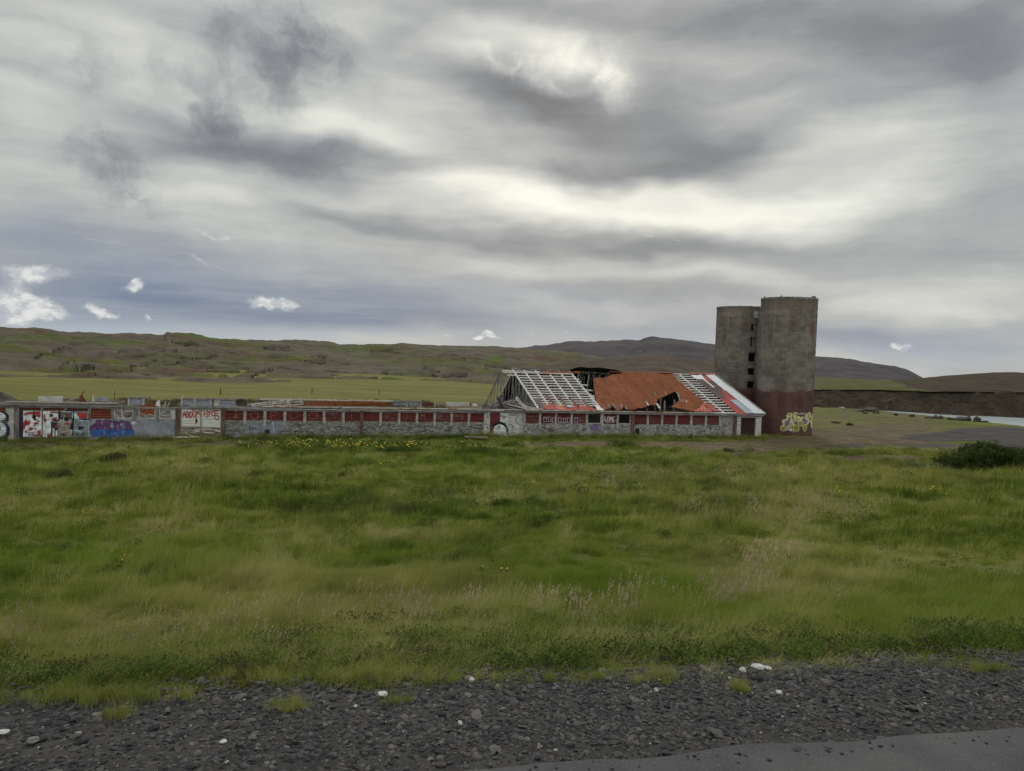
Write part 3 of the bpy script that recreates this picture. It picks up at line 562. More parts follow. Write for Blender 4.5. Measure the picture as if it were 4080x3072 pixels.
# low wall in its differently painted stretches
for x0,x1,mt in ((-300,60,'conc_white'),(76,354,'conc_dark'),(354,700,'conc_grey'),(896,1440,'conc_dark'),(1445,1951,'conc_dark')):
    u0,u1=(UL if x0<0 else WU(x0)),WU(x1)
    if x0<0: continue
    rough_wall('base_wall',wing,u0,u1,.02,.22,-.9,SILL((u0+u1)/2)+(.05 if x0==354 else 0),M[mt])
rough_wall('base_wall',wing,UL,WU(57),.02,.22,-.9,2.28,M['conc_white'],'whitewashed concrete wall end')
def wbeam(parent,name,xa,ya,xb,yb,v,h,d,mat,label=None,sag=0):
    ua,wa=wall(xa,ya,v); ub,wb=wall(xb,yb,v); mb=MB(); n=max(1,int(abs(ub-ua)/3)); prev=None
    for i in range(n+1):
        t=i/n; p=(ua+(ub-ua)*t,wa+(wb-wa)*t+random.uniform(-.018,.018)-sag*math.sin(t*math.pi))
        if prev: mb.ubox(prev[0],p[0]-.004,v,v+d,0,0) if False else mb.box8([P(prev[0],v,prev[1]-h),P(p[0],v,p[1]-h),P(p[0],v+d,p[1]-h),P(prev[0],v+d,prev[1]-h),P(prev[0],v,prev[1]),P(p[0],v,p[1]),P(p[0],v+d,p[1]),P(prev[0],v+d,prev[1])])
        prev=p
    o=mb.build(name,mat,parent)
    if label: o['label']=label
    return o
# wall plate and eave boards (photo heights read on the wall plane)
wbeam(wing,'wall_plate',-60,1614,500,1621,-.06,.17,.24,M['fascia'])
wbeam(wing,'wall_plate',500,1622,718,1624,-.05,.12,.2,M['wood_grey'])
wbeam(wing,'wall_plate',716,1622,975,1628,-.06,.19,.26,M['fascia'])
wbeam(wing,'wall_plate',976,1629,1945,1639,-.06,.17,.24,M['fascia'])
wbeam(wing,'eave_board',-60,1600,470,1604,-.34,.27,.05,M['fascia'])
wbeam(wing,'eave_board',455,1609,545,1618,-.30,.16,.05,M['wood_grey'])
wbeam(wing,'eave_board',755,1617,985,1619,-.33,.15,.05,M['fascia'])
wbeam(wing,'eave_board',985,1619,1200,1617,-.34,.20,.05,M['fascia']); wbeam(wing,'eave_board',1200,1617,1560,1622,-.34,.22,.05,M['fascia']); wbeam(wing,'eave_board',1562,1622,1962,1632,-.34,.17,.05,M['fascia'])
wbeam(wing,'eave_edge',20,1598.5,468,1605,-.42,.07,.11,M['wood_white']); wbeam(wing,'eave_edge',1040,1618,1960,1629,-.43,.08,.11,M['tin'],'rust-stained tin eave edge')
# pillars, posts
for x0,x1,w0,w1,mt,v0 in ((58,78,-.9,2.45,'pillar',-.16),(700,717,-.5,2.35,'pillar_brown',-.14),(882,897,-.4,2.35,'pillar_brown',-.14),(1434,1447,-.2,2.32,'pillar_brown',-.12)):
    pxbox('pillar',wing,x0,x1,w0,w1,v0,.28,M[mt])
for x in (167,260,356,448,535,627): pxbox('post',wing,x-5.5,x+5.5,SILL(-60)-.1,2.28,-.035,.2,M['post_grey'])
for x in (975,1055,1135,1214,1291,1367,1516,1590,1661,1731,1799,1868): 
    pxbox('post',wing,x-(4.5 if x>1500 else 5.5),x+(4.5 if x>1500 else 5.5),1.27-random.uniform(.05,.35),2.27,-.035,.2,M['post'])
pxbox('post',wing,1929,1951,-.2,2.27,-.03,.2,M['conc_white'],label='whitewashed pier with purple stars')
# corrugated infill panels
def infill(parent,x0,x1,mat,w0=None,w1=2.26,label=None,v=.04):
    u0,u1=WU(x0),WU(x1)
    if mat is M['red'] and random.random()<.4: mat=M['red2']
    return corr_panel('wall_panel',parent,u0,u1,(SILL(u0)+.01+random.uniform(0,.03)) if w0 is None else w0,w1,mat,v=v+random.uniform(0,.03),label=label,tilt=random.uniform(-.02,.02))
for x0,x1,mt in ((78,161,'redrust'),(173,254,'redrust'),(266,350,'redrust'),(362,442,'redrust'),(898,969,'red'),(981,1049,'red'),(1061,1129,'red'),(1141,1208,'red'),(1220,1285,'red'),(1297,1361,'red'),(1373,1433,'red'),
    (1448,1511,'red'),(1521,1585,'red'),(1595,1656,'red'),(1666,1726,'red'),(1736,1794,'red'),(1804,1863,'red'),(1873,1928,'red')): infill(wing,x0,x1,M[mt])
infill(wing,-30,22,M['redrust'],w0=1.9,v=-.03)
infill(wing,684,700,M['whitecor'],label='narrow white corrugated panel')
# open window frames on the left
def frame(parent,x0,x1,mat=M['wood_white']):
    u0,u1=WU(x0),WU(x1); a=SILL(u0)+.07; mb=MB()
    mb.ubox(u0,u1,-.02,.1,a,a+.07).ubox(u0,u0+.06,-.02,.1,a+.07,2.2).ubox(u1-.06,u1,-.02,.1,a+.07,2.2)
    return mb.build('window_frame',mat,parent)
frame(wing,454,529); frame(wing,552,618); frame(wing,634,682)
MB().beam(P(WU(552),.05,1.95),P(WU(618),.05,1.45),.05,.09).build('broken_rail',M['wood_grey'],wing)
# big white sliding door half hanging over a gap
gate=empty('corrugated_gate',P(WU(800),-.05,.0),A_,'white corrugated double door with red spray writing, its lower half broken open','gate')
ua,ub=WU(721),WU(881); um=WU(801)
corr_panel('door_leaf',gate,ua+.04,um-.03,.83,2.24,M['whitecor'],v=-.03); corr_panel('door_leaf',gate,um+.03,ub-.03,.80,2.24,M['whitecor'],v=-.03)
for u in (ua,um,ub): MB().ubox(u-.035,u+.035,-.1,-.05,-.12,2.24).build('door_stile',M['wood_grey'],gate)
MB().ubox(ua,ub,-.12,-.05,-.28,-.02).build('door_sill',M['wood_grey'],gate)
t=[]
t+=text('ABOUT',728,1641,66,19,'redline',3.6,.12); t[-1:]=[('s','redline',[(766,1632),(800,1652)],4),('s','redline',[(796,1634),(776,1662)],4)]
t+=text('HYCE',813,1637,56,20,'redline',3.6,.15); t+=[('s','redline',[(742,1666),(750,1662),(764,1663)],2.6),('s','redline',[(822,1667),(826,1660),(834,1657)],2.6),('s','redline',[(858,1655),(856,1668),(866,1673),(872,1665),(868,1655)],3)]
t+=[('p','orange',[(777,1655),(784,1655),(784,1694),(779,1694)]),('e','black',(783,1677,4,8))]
paint('graffiti',gate,t,721,806,1630,1695,v=-.052,cell=.035,label='red word sprayed on the left door leaf, with an orange streak'); paint('graffiti',gate,t,807,881,1630,1695,v=-.052,cell=.035,label='red word sprayed on the right door leaf')
# planks and rubble seen through and over the wall are separate things further down

# painting on the left bays
def blobset(col,pts): return [('e',col,p) for p in pts]
ops=[('p','navy',[(80,1636),(92,1634),(290,1636),(356,1640),(356,1746),(80,1752),(76,1700)]),
 ('p','white',[(93,1636),(165,1637),(164,1741),(93,1741)]),('p','white',[(172,1638),(230,1637),(229,1679),(203,1678),(204,1742),(171,1742)]),
 ('p','tan',[(214,1690),(240,1670),(290,1671),(290,1700),(286,1743),(232,1743),(232,1700)]),('p','brown',[(242,1642),(288,1643),(288,1665),(242,1665)]),
 ('p','greyblue',[(294,1670),(354,1676),(353,1742),(292,1742)]),('p','redline',[(294,1644),(350,1644),(350,1668),(312,1668),(296,1660)]),('p','cyan',[(294,1644),(305,1644),(312,1668),(296,1670)]),
 ('p','white',[(209,1706),(218,1706),(216,1740),(209,1741)]),('p','white',[(222,1715),(228,1714),(228,1740),(221,1740)])]
ops+=[('p','red',[(97,1646),(120,1640),(160,1638),(162,1662),(150,1664),(140,1650),(110,1652),(98,1656)]),('p','red',[(93,1682),(104,1670),(110,1678),(122,1680),(118,1692),(104,1696),(98,1710),(93,1712)]),('p','red',[(148,1716),(163,1713),(163,1741),(130,1741),(134,1732),(148,1734)]),
 ('p','red',[(173,1650),(182,1655),(180,1668),(190,1676),(176,1680),(172,1676)]),('p','red',[(198,1640),(230,1639),(228,1646),(200,1646)]),('p','red',[(204,1668),(228,1660),(228,1677),(206,1676)]),('p','red',[(185,1740),(204,1724),(204,1742)])]
ops+=blobset('red',[(144,1687,10,5),(124,1708,8,6),(104,1720,4,8),(150,1676,3,4)])+blobset('black',[(155,1679,3,3),(137,1696,4,3),(117,1676,3,3),(112,1690,3,2),(140,1672,7,4),(136,1660,8,10),(118,1714,4,3),(191,1733,5,3),(180,1682,3,3),(140,1708,4,2)])
ops+=[('p','navy',[(196,1650),(212,1650),(209,1662),(200,1662)]),('p','navy',[(214,1676),(222,1670),(232,1680),(224,1700),(216,1706),(206,1694)]),('p','black',[(288,1640),(294,1640),(294,1700),(288,1712),(278,1708),(286,1680)]),('e','black',(266,1672,8,7)),('p','black',[(312,1700),(334,1700),(334,1708),(318,1714),(312,1712)]),
 ('p','redline',[(256,1684),(276,1680),(278,1692),(260,1694)]),('p','redline',[(214,1700),(232,1692),(246,1696),(230,1702)]),('p','redline',[(254,1714),(272,1712),(270,1724),(256,1722)])]
C='cyan'
ops+=[('s',C,[(93,1636),(166,1637),(163,1741)],2),('s',C,[(172,1638),(231,1637),(229,1677)],2),('s',C,[(196,1680),(203,1689),(203,1741)],2),('s',C,[(241,1639),(288,1641),(288,1665)],2.4),('s',C,[(256,1655),(252,1682),(280,1682)],2),('s',C,[(212,1682),(240,1682)],2),
 ('s',C,[(296,1641),(352,1642),(350,1668)],2.4),('s',C,[(312,1660),(314,1674),(355,1677),(353,1741)],2.4),('s',C,[(252,1694),(252,1720),(285,1714),(287,1742)],2),('s',C,[(294,1715),(310,1715),(322,1722),(330,1718)],2),('s',C,[(93,1741),(163,1741)],1.6)]
ops+=text('SGE',112,1722,26,12,'black',2.6,.1)+text('BR',242,1728,22,10,'black',2.2,.2)+text('PUD',300,1726,38,12,'black',2.6,.1)
paint('graffiti',wing,ops,76,357,1632,1756,v=-.062,cell=.04,label='red, white and cyan block-letter spray piece')
purp=[(360,1702),(374,1690),(384,1686),(384,1676),(400,1674),(408,1678),(420,1674),(440,1676),(460,1678),(474,1684),(480,1676),(502,1680),(522,1682),(524,1706),(530,1714)]
bl=[(530,1712),(537,1728),(536,1738),(524,1748),(498,1750),(476,1746),(470,1750),(452,1738),(440,1750),(424,1746),(412,1738),(404,1748),(386,1736),(372,1742),(364,1728),(362,1714)]
ops=[('o','navy',purp+bl,4),('p','purple',purp+[(530,1714),(362,1714)]),('p','blue',[(364,1714),(400,1710),(440,1714),(480,1710),(530,1713)]+bl),
 ('p','greyblue',[(440,1688),(450,1684),(452,1706),(442,1706)]),('p','greyblue',[(482,1690),(494,1684),(500,1706),(488,1708)])]
for a in ([(404,1678),(408,1690)],[(448,1684),(440,1700)],[(418,1700),(412,1718)],[(472,1692),(466,1714),(470,1722)],[(484,1688),(480,1700)],[(416,1720),(410,1736)],[(458,1720),(464,1736)],[(492,1718),(488,1730)],[(536,1724),(540,1736)]): ops.append(('s','lilac',a,2.2))
for a in ([(438,1700),(436,1748)],[(384,1706),(394,1714)],[(462,1704),(468,1722)],[(504,1710),(514,1726)],[(410,1722),(402,1744)],[(460,1734),(466,1750)],[(360,1704),(376,1696)]): ops.append(('s','navy',a,3))
for k in range(8):
    an=k*math.pi/4+.2; ops.append(('s','white',[(532,1685),(532+math.cos(an)*(11 if k%2 else 15),1685+math.sin(an)*(8 if k%2 else 11))],2.2))
ops.append(('e','white',(532,1685,4,4)))
ops+=[('s','violetline',[(638,1694),(646,1687),(654,1690),(650,1700),(642,1708),(640,1720)],2.2),('s','violetline',[(660,1692),(670,1688),(676,1694),(664,1700),(658,1712),(662,1718),(670,1708),(682,1696)],2.2),('o','violetline',[(684,1708),(694,1702),(697,1712),(690,1720),(683,1716)],2),('s','violetline',[(688,1711),(694,1711)],2)]
paint('graffiti',wing,ops,632,684,1670,1756,v=.012,cell=.04,label='thin purple scribble on the grey wall'); paint('graffiti',wing,ops,682,700,1690,1730,v=.010,cell=.04,label='small purple ring mark'); paint('graffiti',wing,ops,355,560,1670,1756,v=.012,cell=.04,label='purple and blue bubble-letter spray piece with a white star')
# striped round letter at the far left
ops=[('p','navy',[(-40,1636),(24,1642),(36,1656),(34,1672),(26,1682),(38,1704),(40,1726),(26,1744),(-40,1752)]),('e','white',(-8,1660,31,17)),('e','white',(-8,1712,33,31))]
for y in range(1650,1742,6): ops.append(('s','greyblue',[(-60,y),(24,y)],1.4))
ops.append(('e','blue',(-4,1708,8,8)))
paint('graffiti',wing,ops,-60,45,1634,1756,v=-.052,cell=.04,label='dark round letter with white stripes')
# chalk letters across the red panels
for i,(ch,x,y,w_,h_) in enumerate((('I',930,1638,18,26),('O',997,1641,34,28),('F',1077,1641,32,26),('O',1153,1640,36,28),('O',1230,1642,36,27),('7',1306,1645,42,22),('!',1394,1645,12,24),('F',1537,1648,16,22),('U',1607,1650,17,20),('M',1677,1650,16,19),('E',1746,1650,20,18))):
    paint('chalk_letter',wing,text(ch,x,y,w_,h_,'chalk',1.9),x-6,x+w_+6,y-4,y+h_+4,v=.018,cell=.03)
paint('chalk_letter',wing,text('PPS',1809,1651,38,20,'chalk',1.9,.2),1804,1856,1646,1678,v=.018,cell=.03)
# grey block letters
G='greyblue'
ops=[('p',G,[(972,1678),(1040,1678),(1062,1690),(1096,1678),(1150,1679),(1150,1714),(1116,1716),(1110,1728),(1052,1730),(1050,1712),(1030,1730),(978,1724),(971,1700)])]
ops+=[('o','black',[(994,1700),(1024,1708),(994,1712)],2.4),('s','tan',[(1022,1680),(1016,1702)],3),('s','cyan',[(1086,1680),(1092,1726)],2.4),('s','tan',[(1052,1700),(1052,1728)],3),('s','tan',[(1074,1698),(1076,1712)],3),('s','cyan',[(1134,1680),(1118,1694)],2),('s','cyan',[(1134,1680),(1136,1694)],2),('s','cyan',[(1134,1680),(1148,1694)],2),
 ('s','black',[(1116,1696),(1152,1698)],3),('s','tan',[(990,1714),(1030,1712)],2.5),('p','tan',[(1140,1680),(1150,1679),(1150,1714),(1141,1714)]),('p','black',[(1054,1712),(1074,1712),(1074,1730),(1054,1730)])]
paint('graffiti',wing,ops,968,1156,1676,1733,v=.012,cell=.04,label='grey block letters on the low wall')
for k,(x,y) in enumerate(((1941,1662),(1934,1690),(1942,1704))):
    paint('graffiti',wing,[('s','violetline',[(x-5,y),(x+5,y)],1.8),('s','violetline',[(x,y-7),(x,y+7)],1.8),('s','violetline',[(x-3,y-3),(x+3,y+3)],1.4)],x-8,x+8,y-9,y+9,v=-.042,cell=.03)
# back wall of the wing
BVL=15.3
def bw(x,y): return wall(x,y,BVL)
def bx(name,x0,x1,y0,y1,d,mat,label=None,v=BVL):
    u0,w1=wall(x0,y0,v); u1,w0=wall(x1,y1,v); o=MB().ubox(u0,u1,v,v+d,min(w0,w1),max(w0,w1),jit=.02).build(name,mat,wing)
    if label: o['label']=label
rough_wall('back_wall',wing,WU(100,1600,BVL),WU(470,1600,BVL),BVL+.05,BVL+.25,-.5,1.35,M['conc_dark'])
rough_wall('back_wall',wing,WU(470,1600,BVL),WU(705,1600,BVL),BVL+.05,BVL+.25,-.5,1.15,M['conc_dark'])
rough_wall('back_wall',wing,WU(705,1600,BVL),WU(1925,1600,BVL),BVL+.05,BVL+.25,-.5,1.2,M['conc_dark'])
bx('back_panel',152,250,1580,1600,.2,M['conc_white'],'pale block panel in the far wall'); bx('back_panel',250,308,1586,1600,.2,M['conc_dark'])
for x0,x1,y0,y1,mt in ((378,430,1584,1600,'greycor'),(514,569,1586,1614,'greycor'),(730,770,1589,1617,'greycor'),(783,834,1591,1618,'greycor'),(880,942,1597,1619,'greycor'),(1040,1068,1592,1600,'conc_dark'),(1568,1672,1599,1616,'greycor'),(1682,1724,1606,1618,'red')):
    u0,wt=bw(x0,y0); u1,wb=bw(x1,y1); corr_panel('back_panel',wing,u0,u1,wb,wt,M[mt],v=BVL-.02,pitch=.13)
for x,w_ in ((512,5),(571,8),(726,6),(776,7),(838,8),(876,4),(1075,3),(1086,5),(1298,4),(1621,7),(1636,3),(1676,3),(1733,5)): bx('back_post',x-w_/2,x+w_/2,1586+(x-512)*.014,1620,.16,M['post'],v=BVL-.09)
bx('back_panel',853,872,1591,1620,.2,M['conc_white'])
wbeamB=lambda xa,ya,xb,yb,h,mt: wbeam(wing,'back_wall_plate',xa,ya,xb,yb,BVL-.1,h,.25,M[mt])
wbeamB(500,1582,600,1582,.12,'wood_grey'); wbeamB(712,1584,985,1589,.16,'wood_grey'); wbeamB(1035,1589,1400,1594,.12,'wood_white'); wbeamB(1400,1594,1575,1597,.1,'wood_white'); wbeamB(1566,1596,1676,1600,.14,'wood_grey')
bx('back_panel',1780,1870,1603,1618,.2,M['conc_white'],'white patchy wall stub in the far wall'); 

# ------------------------------------------------------------------ roofed barn
barn=empty('ruined_barn',P(-13,0,0),A_,'collapsing barn with rusty corrugated roof, bare rafters and a low panelled wall beside the silos','barn')
uR0=WU(2024); 
rough_wall('base_wall',barn,uR0,WU(2516),.02,.22,-.6,SILL(-20),M['conc_peel']); rough_wall('base_wall',barn,WU(2526),WU(2921),.02,.22,-.6,SILL(-7),M['conc_peel'])
pxbox('pier',barn,2024,2079,-.5,2.27,-.02,.21,M['conc_white'],label='whitewashed pier with dark looping lines')
pxbox('pier',barn,2935,2951,-.5,2.2,-.05,.25,M['conc_white']); pxbox('pier',barn,3011,3033,-.5,2.2,-.05,.25,M['conc_white'])
pxbox('lintel',barn,2951,3011,2.02,2.2,-.045,.25,M['conc_white'])
for x0,x1,mt in ((2080,2085,'post'),(2514,2527,'pillar_brown'),(2922,2934,'pillar_brown')): pxbox('pillar',barn,x0,x1,-.5,2.27,-.12,.25,M[mt])
for x in (2089,2151,2215,2277,2338,2400,2461,2580,2638,2695,2754,2812,2868): pxbox('post',barn,x-4,x+4,1.24-random.uniform(.05,.45),2.26,-.03,.2,M['post'])
for x0,x1 in ((2093,2147),(2155,2211),(2219,2273),(2281,2334),(2405,2457),(2528,2576),(2584,2634),(2642,2691),(2699,2750),(2758,2808),(2816,2864)): infill(barn,x0,x1,M['red'])
o=MB().ubox(WU(2872),WU(2921),-.02,.02,1.0,2.26).build('shutter',M['conc_peel'],barn); o['label']='dark mottled shutter next to the door'
for x0,x1 in ((2343,2396),(2465,2513)): 
    u0,u1=WU(x0),WU(x1); MB().ubox(u0,u1,-.01,.08,SILL(u0),SILL(u0)+.07).ubox(u1-.09,u1,-.01,.06,SILL(u0)+.07,2.24).build('window_frame',M['wood_white'],barn)
# side door part: red and white corrugated sheets closing an old opening
corr_panel('wall_panel',barn,WU(1953),WU(1991),-.1,2.25,M['red'],v=-.03); corr_panel('wall_panel',barn,WU(1992),WU(2023),-.1,2.25,M['whitecor'],v=-.035,label='white corrugated door panel with spray paint')
ops=[('e','black',(1992,1718,33,38)),('e','white',(1991,1724,28,33))]
for y in range(1698,1735,5): ops.append(('s','greyblue',[(1955,y),(2030,y)],1.2))
ops+=[('s','black',[(1988,1696),(1990,1706)],3),('s','black',[(1994,1656),(2014,1660),(2004,1668)],2.6),('s','black',[(1996,1688),(2018,1684)],2.4),('p','none',[(1950,1733),(2030,1733),(2030,1760),(1950,1760)])]
paint('graffiti',barn,ops,1955,2024,1650,1736,v=-.075,cell=.035,label='white striped dome letter outlined in black')
ops=[('s','black',[(2030,1650),(2040,1656),(2052,1654),(2058,1648)],1.8),('s','black',[(2064,1656),(2056,1668),(2058,1684),(2068,1692),(2076,1694)],1.8),('s','black',[(2028,1690),(2040,1694),(2046,1706),(2040,1716)],2.2),('s','black',[(2026,1730),(2044,1722),(2056,1728)],2)]
paint('graffiti',barn,ops,2025,2078,1645,1735,v=-.03,cell=.03)
ops=[]
for i,(x,y) in enumerate(((2172,1672),(2190,1671),(2206,1674),(2230,1673),(2250,1676),(2266,1674),(2296,1674))):
    ops+=[('o','lilac',[(x-6,y-9),(x+5,y-9),(x+6,y+8),(x-5,y+9)],2.6)]
ops+=[('s','lilac',[(2166,1664),(2186,1662)],3),('s','lilac',[(2226,1684),(2270,1684)],3),('s','tan',[(2288,1668),(2300,1662),(2316,1672),(2310,1682)],1.4)]
paint('graffiti',barn,ops,2160,2320,1655,1687,v=.0,cell=.03,label='pale scrawled letters across three panels')
paint('graffiti',barn,text('LOMC',2410,1660,40,17,'white',2.4,.2)+[('s','white',[(2416,1684),(2430,1681),(2446,1682)],2)],2405,2458,1655,1688,v=.012,cell=.03)
ops=[]
rr=random.Random(3)
for k in range(16):
    x=2030+rr.random()*460 if k<10 else 2540+rr.random()*330; y=1692+rr.random()*26; pts=[(x,y)]
    for j in range(4): x+=rr.uniform(-6,12); y+=rr.uniform(-10,10); pts.append((x,min(1726,max(1690,y))))
    ops.append(('s',rr.choice(['violetline','black','brown']),pts,rr.uniform(1.6,2.6)))
ops+=[('p','violetline',[(2350,1694),(2380,1690),(2386,1712),(2356,1718)]),('p','brown',[(2182,1705),(2204,1702),(2206,1722),(2186,1724)])]
paint('graffiti',barn,ops,2025,2880,1688,1728,v=.008,cell=.04,label='faded purple and black scrawls on the low wall')
pxbox('vent_shade_plate',barn,2533,2549,.25,.85,.012,.02,M['black'])  # thin black plate painting the dark of an opening
wbeam(barn,'wall_plate',1948,1636,3040,1655,-.06,.14,.24,M['fascia'])
wbeam(barn,'eave_board',2005,1632,2900,1648,-.36,.19,.05,M['fascia'],sag=.03); wbeam(barn,'eave_board',2900,1648.5,3046,1651,-.36,.16,.05,M['fascia'])
wbeam(barn,'eave_edge',1900,1628,2008,1631,-.43,.16,.12,M['wood_white']); wbeam(barn,'eave_edge',2010,1631,2860,1644,-.43,.07,.11,M['tin'],'rust-stained tin eave edge')
# door
dr=MB().ubox(WU(2952),WU(3010),.1,.16,-.45,2.02).build('door',M['doorred'],barn)
for k in range(5): MB().ubox(WU(2954)+k*.28,WU(2954)+k*.28+.24,.075,.1,-.4,1.98).build('door_board',M['doorred'],dr)
# back and end walls
rough_wall('back_wall',barn,-25.5,.0,BV-.25,BV,-.4,BW-.05,M['conc_dark'])
mb=MB(); polyprism(mb,[P(-.05,.25,-.4),P(-.05,BV-.25,-.4),P(-.05,BV-.25,BW-.15),P(-.05,RV,RW-.15),P(-.05,.25,EW-.1)],-UU*.2); mb.build('gable_wall',M['conc_dark'],barn)
# roof planes
def BP(u,t,n=0.):   # back slope, t from ridge down
    a=P(u,RV,RW); b=P(u,BV+.35,BW-.2); d=(b-a); L=np.linalg.norm(d); d/=L; nn=np.cross(d,UU); return a+d*t+np.array(nn)*(-n if nn[2]<0 else n)
BL=math.hypot(BV+.35-RV,RW-BW+.2)
uT=[roofuv(x,1480+(x-2049)*.01)[0] for x in (2049,2093,2138,2185,2231,2273)]
def truss(u,name='truss',full=True,front=True,mat='wood_white'):
    mb=MB(); wb=MB(); s0=.35
    ch0=P(u,.2,EW+.05); 
    if front: mb.beam(RP(u,s0,-.09),RP(u,SLEN,-.09),.125,.16,rnor)
    mb.beam(BP(u,0,-.09),BP(u,BL-.3,-.09),.07,.14,(0,0,1))
    mb.beam(P(u,.1,2.32),P(u,BV-.1,2.32),.06,.13)
    vs=np.linspace(1.2,BV-1.0,12)
    def top(v): return (EW+(RW-EW)*(v-EV)/(RV-EV) if v<RV else RW+(BW-RW)*(v-RV)/(BV-RV))-.17
    for i,v in enumerate(vs):
        if not front and v<RV-1: continue
        wb.beam(P(u+.04,v,2.36),P(u+.04,v+random.uniform(-.08,.08),top(v)),.05,.09)
        v2=v+(.9 if v<RV else -.9)
        if top(v2)>2.9: wb.beam(P(u-.03,v,2.36),P(u-.03,v2,top(v2)),.045,.08)
    o=mb.build(name,M['batten' if mat=='wood_white' else mat],barn); wb.build('truss_web',M['wood_grey' if u<uT[0]+.1 else 'wood_shade'],o); return o
truss(roofuv(2003,1480)[0],front=False,mat='wood_grey')
for i,u in enumerate(uT): truss(u)
for u in (-16.2,-14.6,-13,-11.4,-9.8,-8.2,-6.7): truss(u,mat='wood_grey',front=False)
uM=[roofuv(2679,1493)[0]+.02,roofuv(2719,1500)[0],roofuv(2748,1493)[0]]
for u in uM[:2]: truss(u)
# battens over the bare rafters
ss=[roofuv(*p)[1] for p in ((2150,1482),(2150,1488),(2150,1499),(2150,1508),(2150,1518),(2150,1528),(2150,1538),(2150,1549),(2150,1559),(2150,1568),(2150,1578),(2150,1587),(2160,1597),(2170,1606),(2180,1615))]
for i,s_ in enumerate(ss):
    ua=uT[0]-(1.35 if i in (0,1) else (1.05 if i==2 else random.uniform(0,.15))); ub=uT[-1]+random.uniform(.02,.35)
    if i==0: ub=roofuv(2153,1482)[0]
    if i in (5,7): ub=roofuv(2342,1535)[0]
    if i>11: ub=uT[-1]+.1
    mb=MB(); n=6; prev=None
    for k in range(n+1):
        p=RP(ua+(ub-ua)*k/n,s_+random.uniform(-.02,.02)-(.25 if (i in (5,7) and k==n) else 0),.02)
        if prev is not None: mb.beam(prev,p,.085,.08,rnor)
        prev=p
    mb.build('batten',M['batten'],barn)
sr=np.linspace(.45,SLEN-.1,17)
for i,s_ in enumerate(sr): 
    mb=MB().beam(RP(uM[0]-.1,s_,.03),RP(uM[2]+.05,s_+random.uniform(-.02,.02),.03),.10,.08,rnor); mb.build('batten',M['batten'],barn)
# sheets on the front slope, laid by their outline
def sheet(name,parent,poly,mat,cell=(.12,.2),n0=.07,corr=.018,pitch=.24,sag=None,label=None,uv=False):
    q=[p if uv else roofuv(*p) for p in poly]; us=np.arange(min(a for a,b in q),max(a for a,b in q)+cell[0],cell[0]/2); s_=np.arange(min(b for a,b in q),max(b for a,b in q)+cell[1],cell[1])
    mb=MB(); idx={}
    U2,S2=np.meshgrid((us[:-1]+us[1:])/2,(s_[:-1]+s_[1:])/2,indexing='ij'); ins=pip(q,U2,S2)
    def vid(i,j,side):
        k=(i,j,side)
        if k not in idx:
            n_=n0+corr*(1 if i%2 else -1)*(1 if corr else 0)+(sag(us[i],s_[j]) if sag else 0)+(side*-.012)
            idx[k]=len(mb.v); mb.v.append(tuple(RP(us[i],s_[j],n_)))
        return idx[k]
    for i in range(len(us)-1):
        for j in range(len(s_)-1):
            if ins[i,j]:
                mb.f.append((vid(i,j,0),vid(i+1,j,0),vid(i+1,j+1,0),vid(i,j+1,0))); mb.m.append(0)
                mb.f.append((vid(i,j+1,1),vid(i+1,j+1,1),vid(i+1,j,1),vid(i,j,1))); mb.m.append(1 if isinstance(mat,list) else 0)
    o=mb.build(name,mat,parent)
    if label: o['label']=label
    return o
def sagf(u,s): 
    du=sm(-10,-17.5,u); return float(-.30*du*math.sin(min(1,max(0,s/SLEN))*math.pi)+.10*math.sin(u*.9+s*.4)*.6+.07*vn(u*.8,s*.8,3)+.035*((s/2.1)%1.)+.02*((u/3.3)%1.))
big=[(2362,1508),(2378,1507),(2395,1505),(2397,1508),(2412,1504),(2424,1501),(2432,1494),(2440,1491),(2500,1490),(2560,1488),(2620,1487),(2680,1487),(2705,1518),(2728,1537),(2753,1559),(2775,1580),(2796,1597),(2803,1604),(2792,1612),(2786,1625),(2775,1632),(2760,1640),(2740,1637),(2700,1628),(2675,1623),(2690,1610),(2705,1600),(2707,1586),(2705,1574),(2692,1564),(2655,1578),(2617,1594),(2618,1603),(2616,1613),(2600,1618),(2584,1617),(2574,1624),(2553,1631),(2500,1634),(2492,1622),(2478,1624),(2477,1633),(2453,1631),(2448,1616),(2424,1617),(2427,1629),(2408,1631),(2381,1615),(2376,1590),(2370,1554),(2366,1530)]
sheet('roof_sheeting',barn,big,[M['rust'],M['black']],sag=sagf,label='large sagging sheet of orange-brown rusty roof with a torn hole')
sheet('roof_sheeting',barn,[(2786,1608),(2803,1604),(2830,1615),(2858,1642),(2760,1641)],[M['rust_red'],M['black']],label='patchy orange and red sheet')
sheet('roof_sheeting',barn,[(2806,1618),(2830,1612),(2862,1643),(2842,1643)],[M['redroof'],M['black']],n0=.13,label='faded red sheet')
sheet('ridge_sheet',barn,[(2155,1479),(2310,1482),(2312,1488),(2272,1490),(2160,1491)],[M['rust'],M['black']],n0=.05,label='rusty strip along the ridge')
for a,b in (((2172,1577),(2206,1616)),((2214,1577),(2254,1620)),((2266,1590),(2296,1620)),((2312,1592),(2344,1625))):
    sheet('roof_strip',barn,[a,(a[0]+8,a[1]),(b[0]+9,b[1]),b],[M['rust_dark'],M['black']],n0=.11,corr=0)
sheet('roof_sheeting',barn,[(2162,1616),(2205,1612),(2215,1634),(2175,1634)],[M['redroof'],M['black']],n0=.08); sheet('roof_sheeting',barn,[(2208,1616),(2245,1618),(2262,1636),(2215,1634)],[M['rust_red'],M['black']],n0=.08)
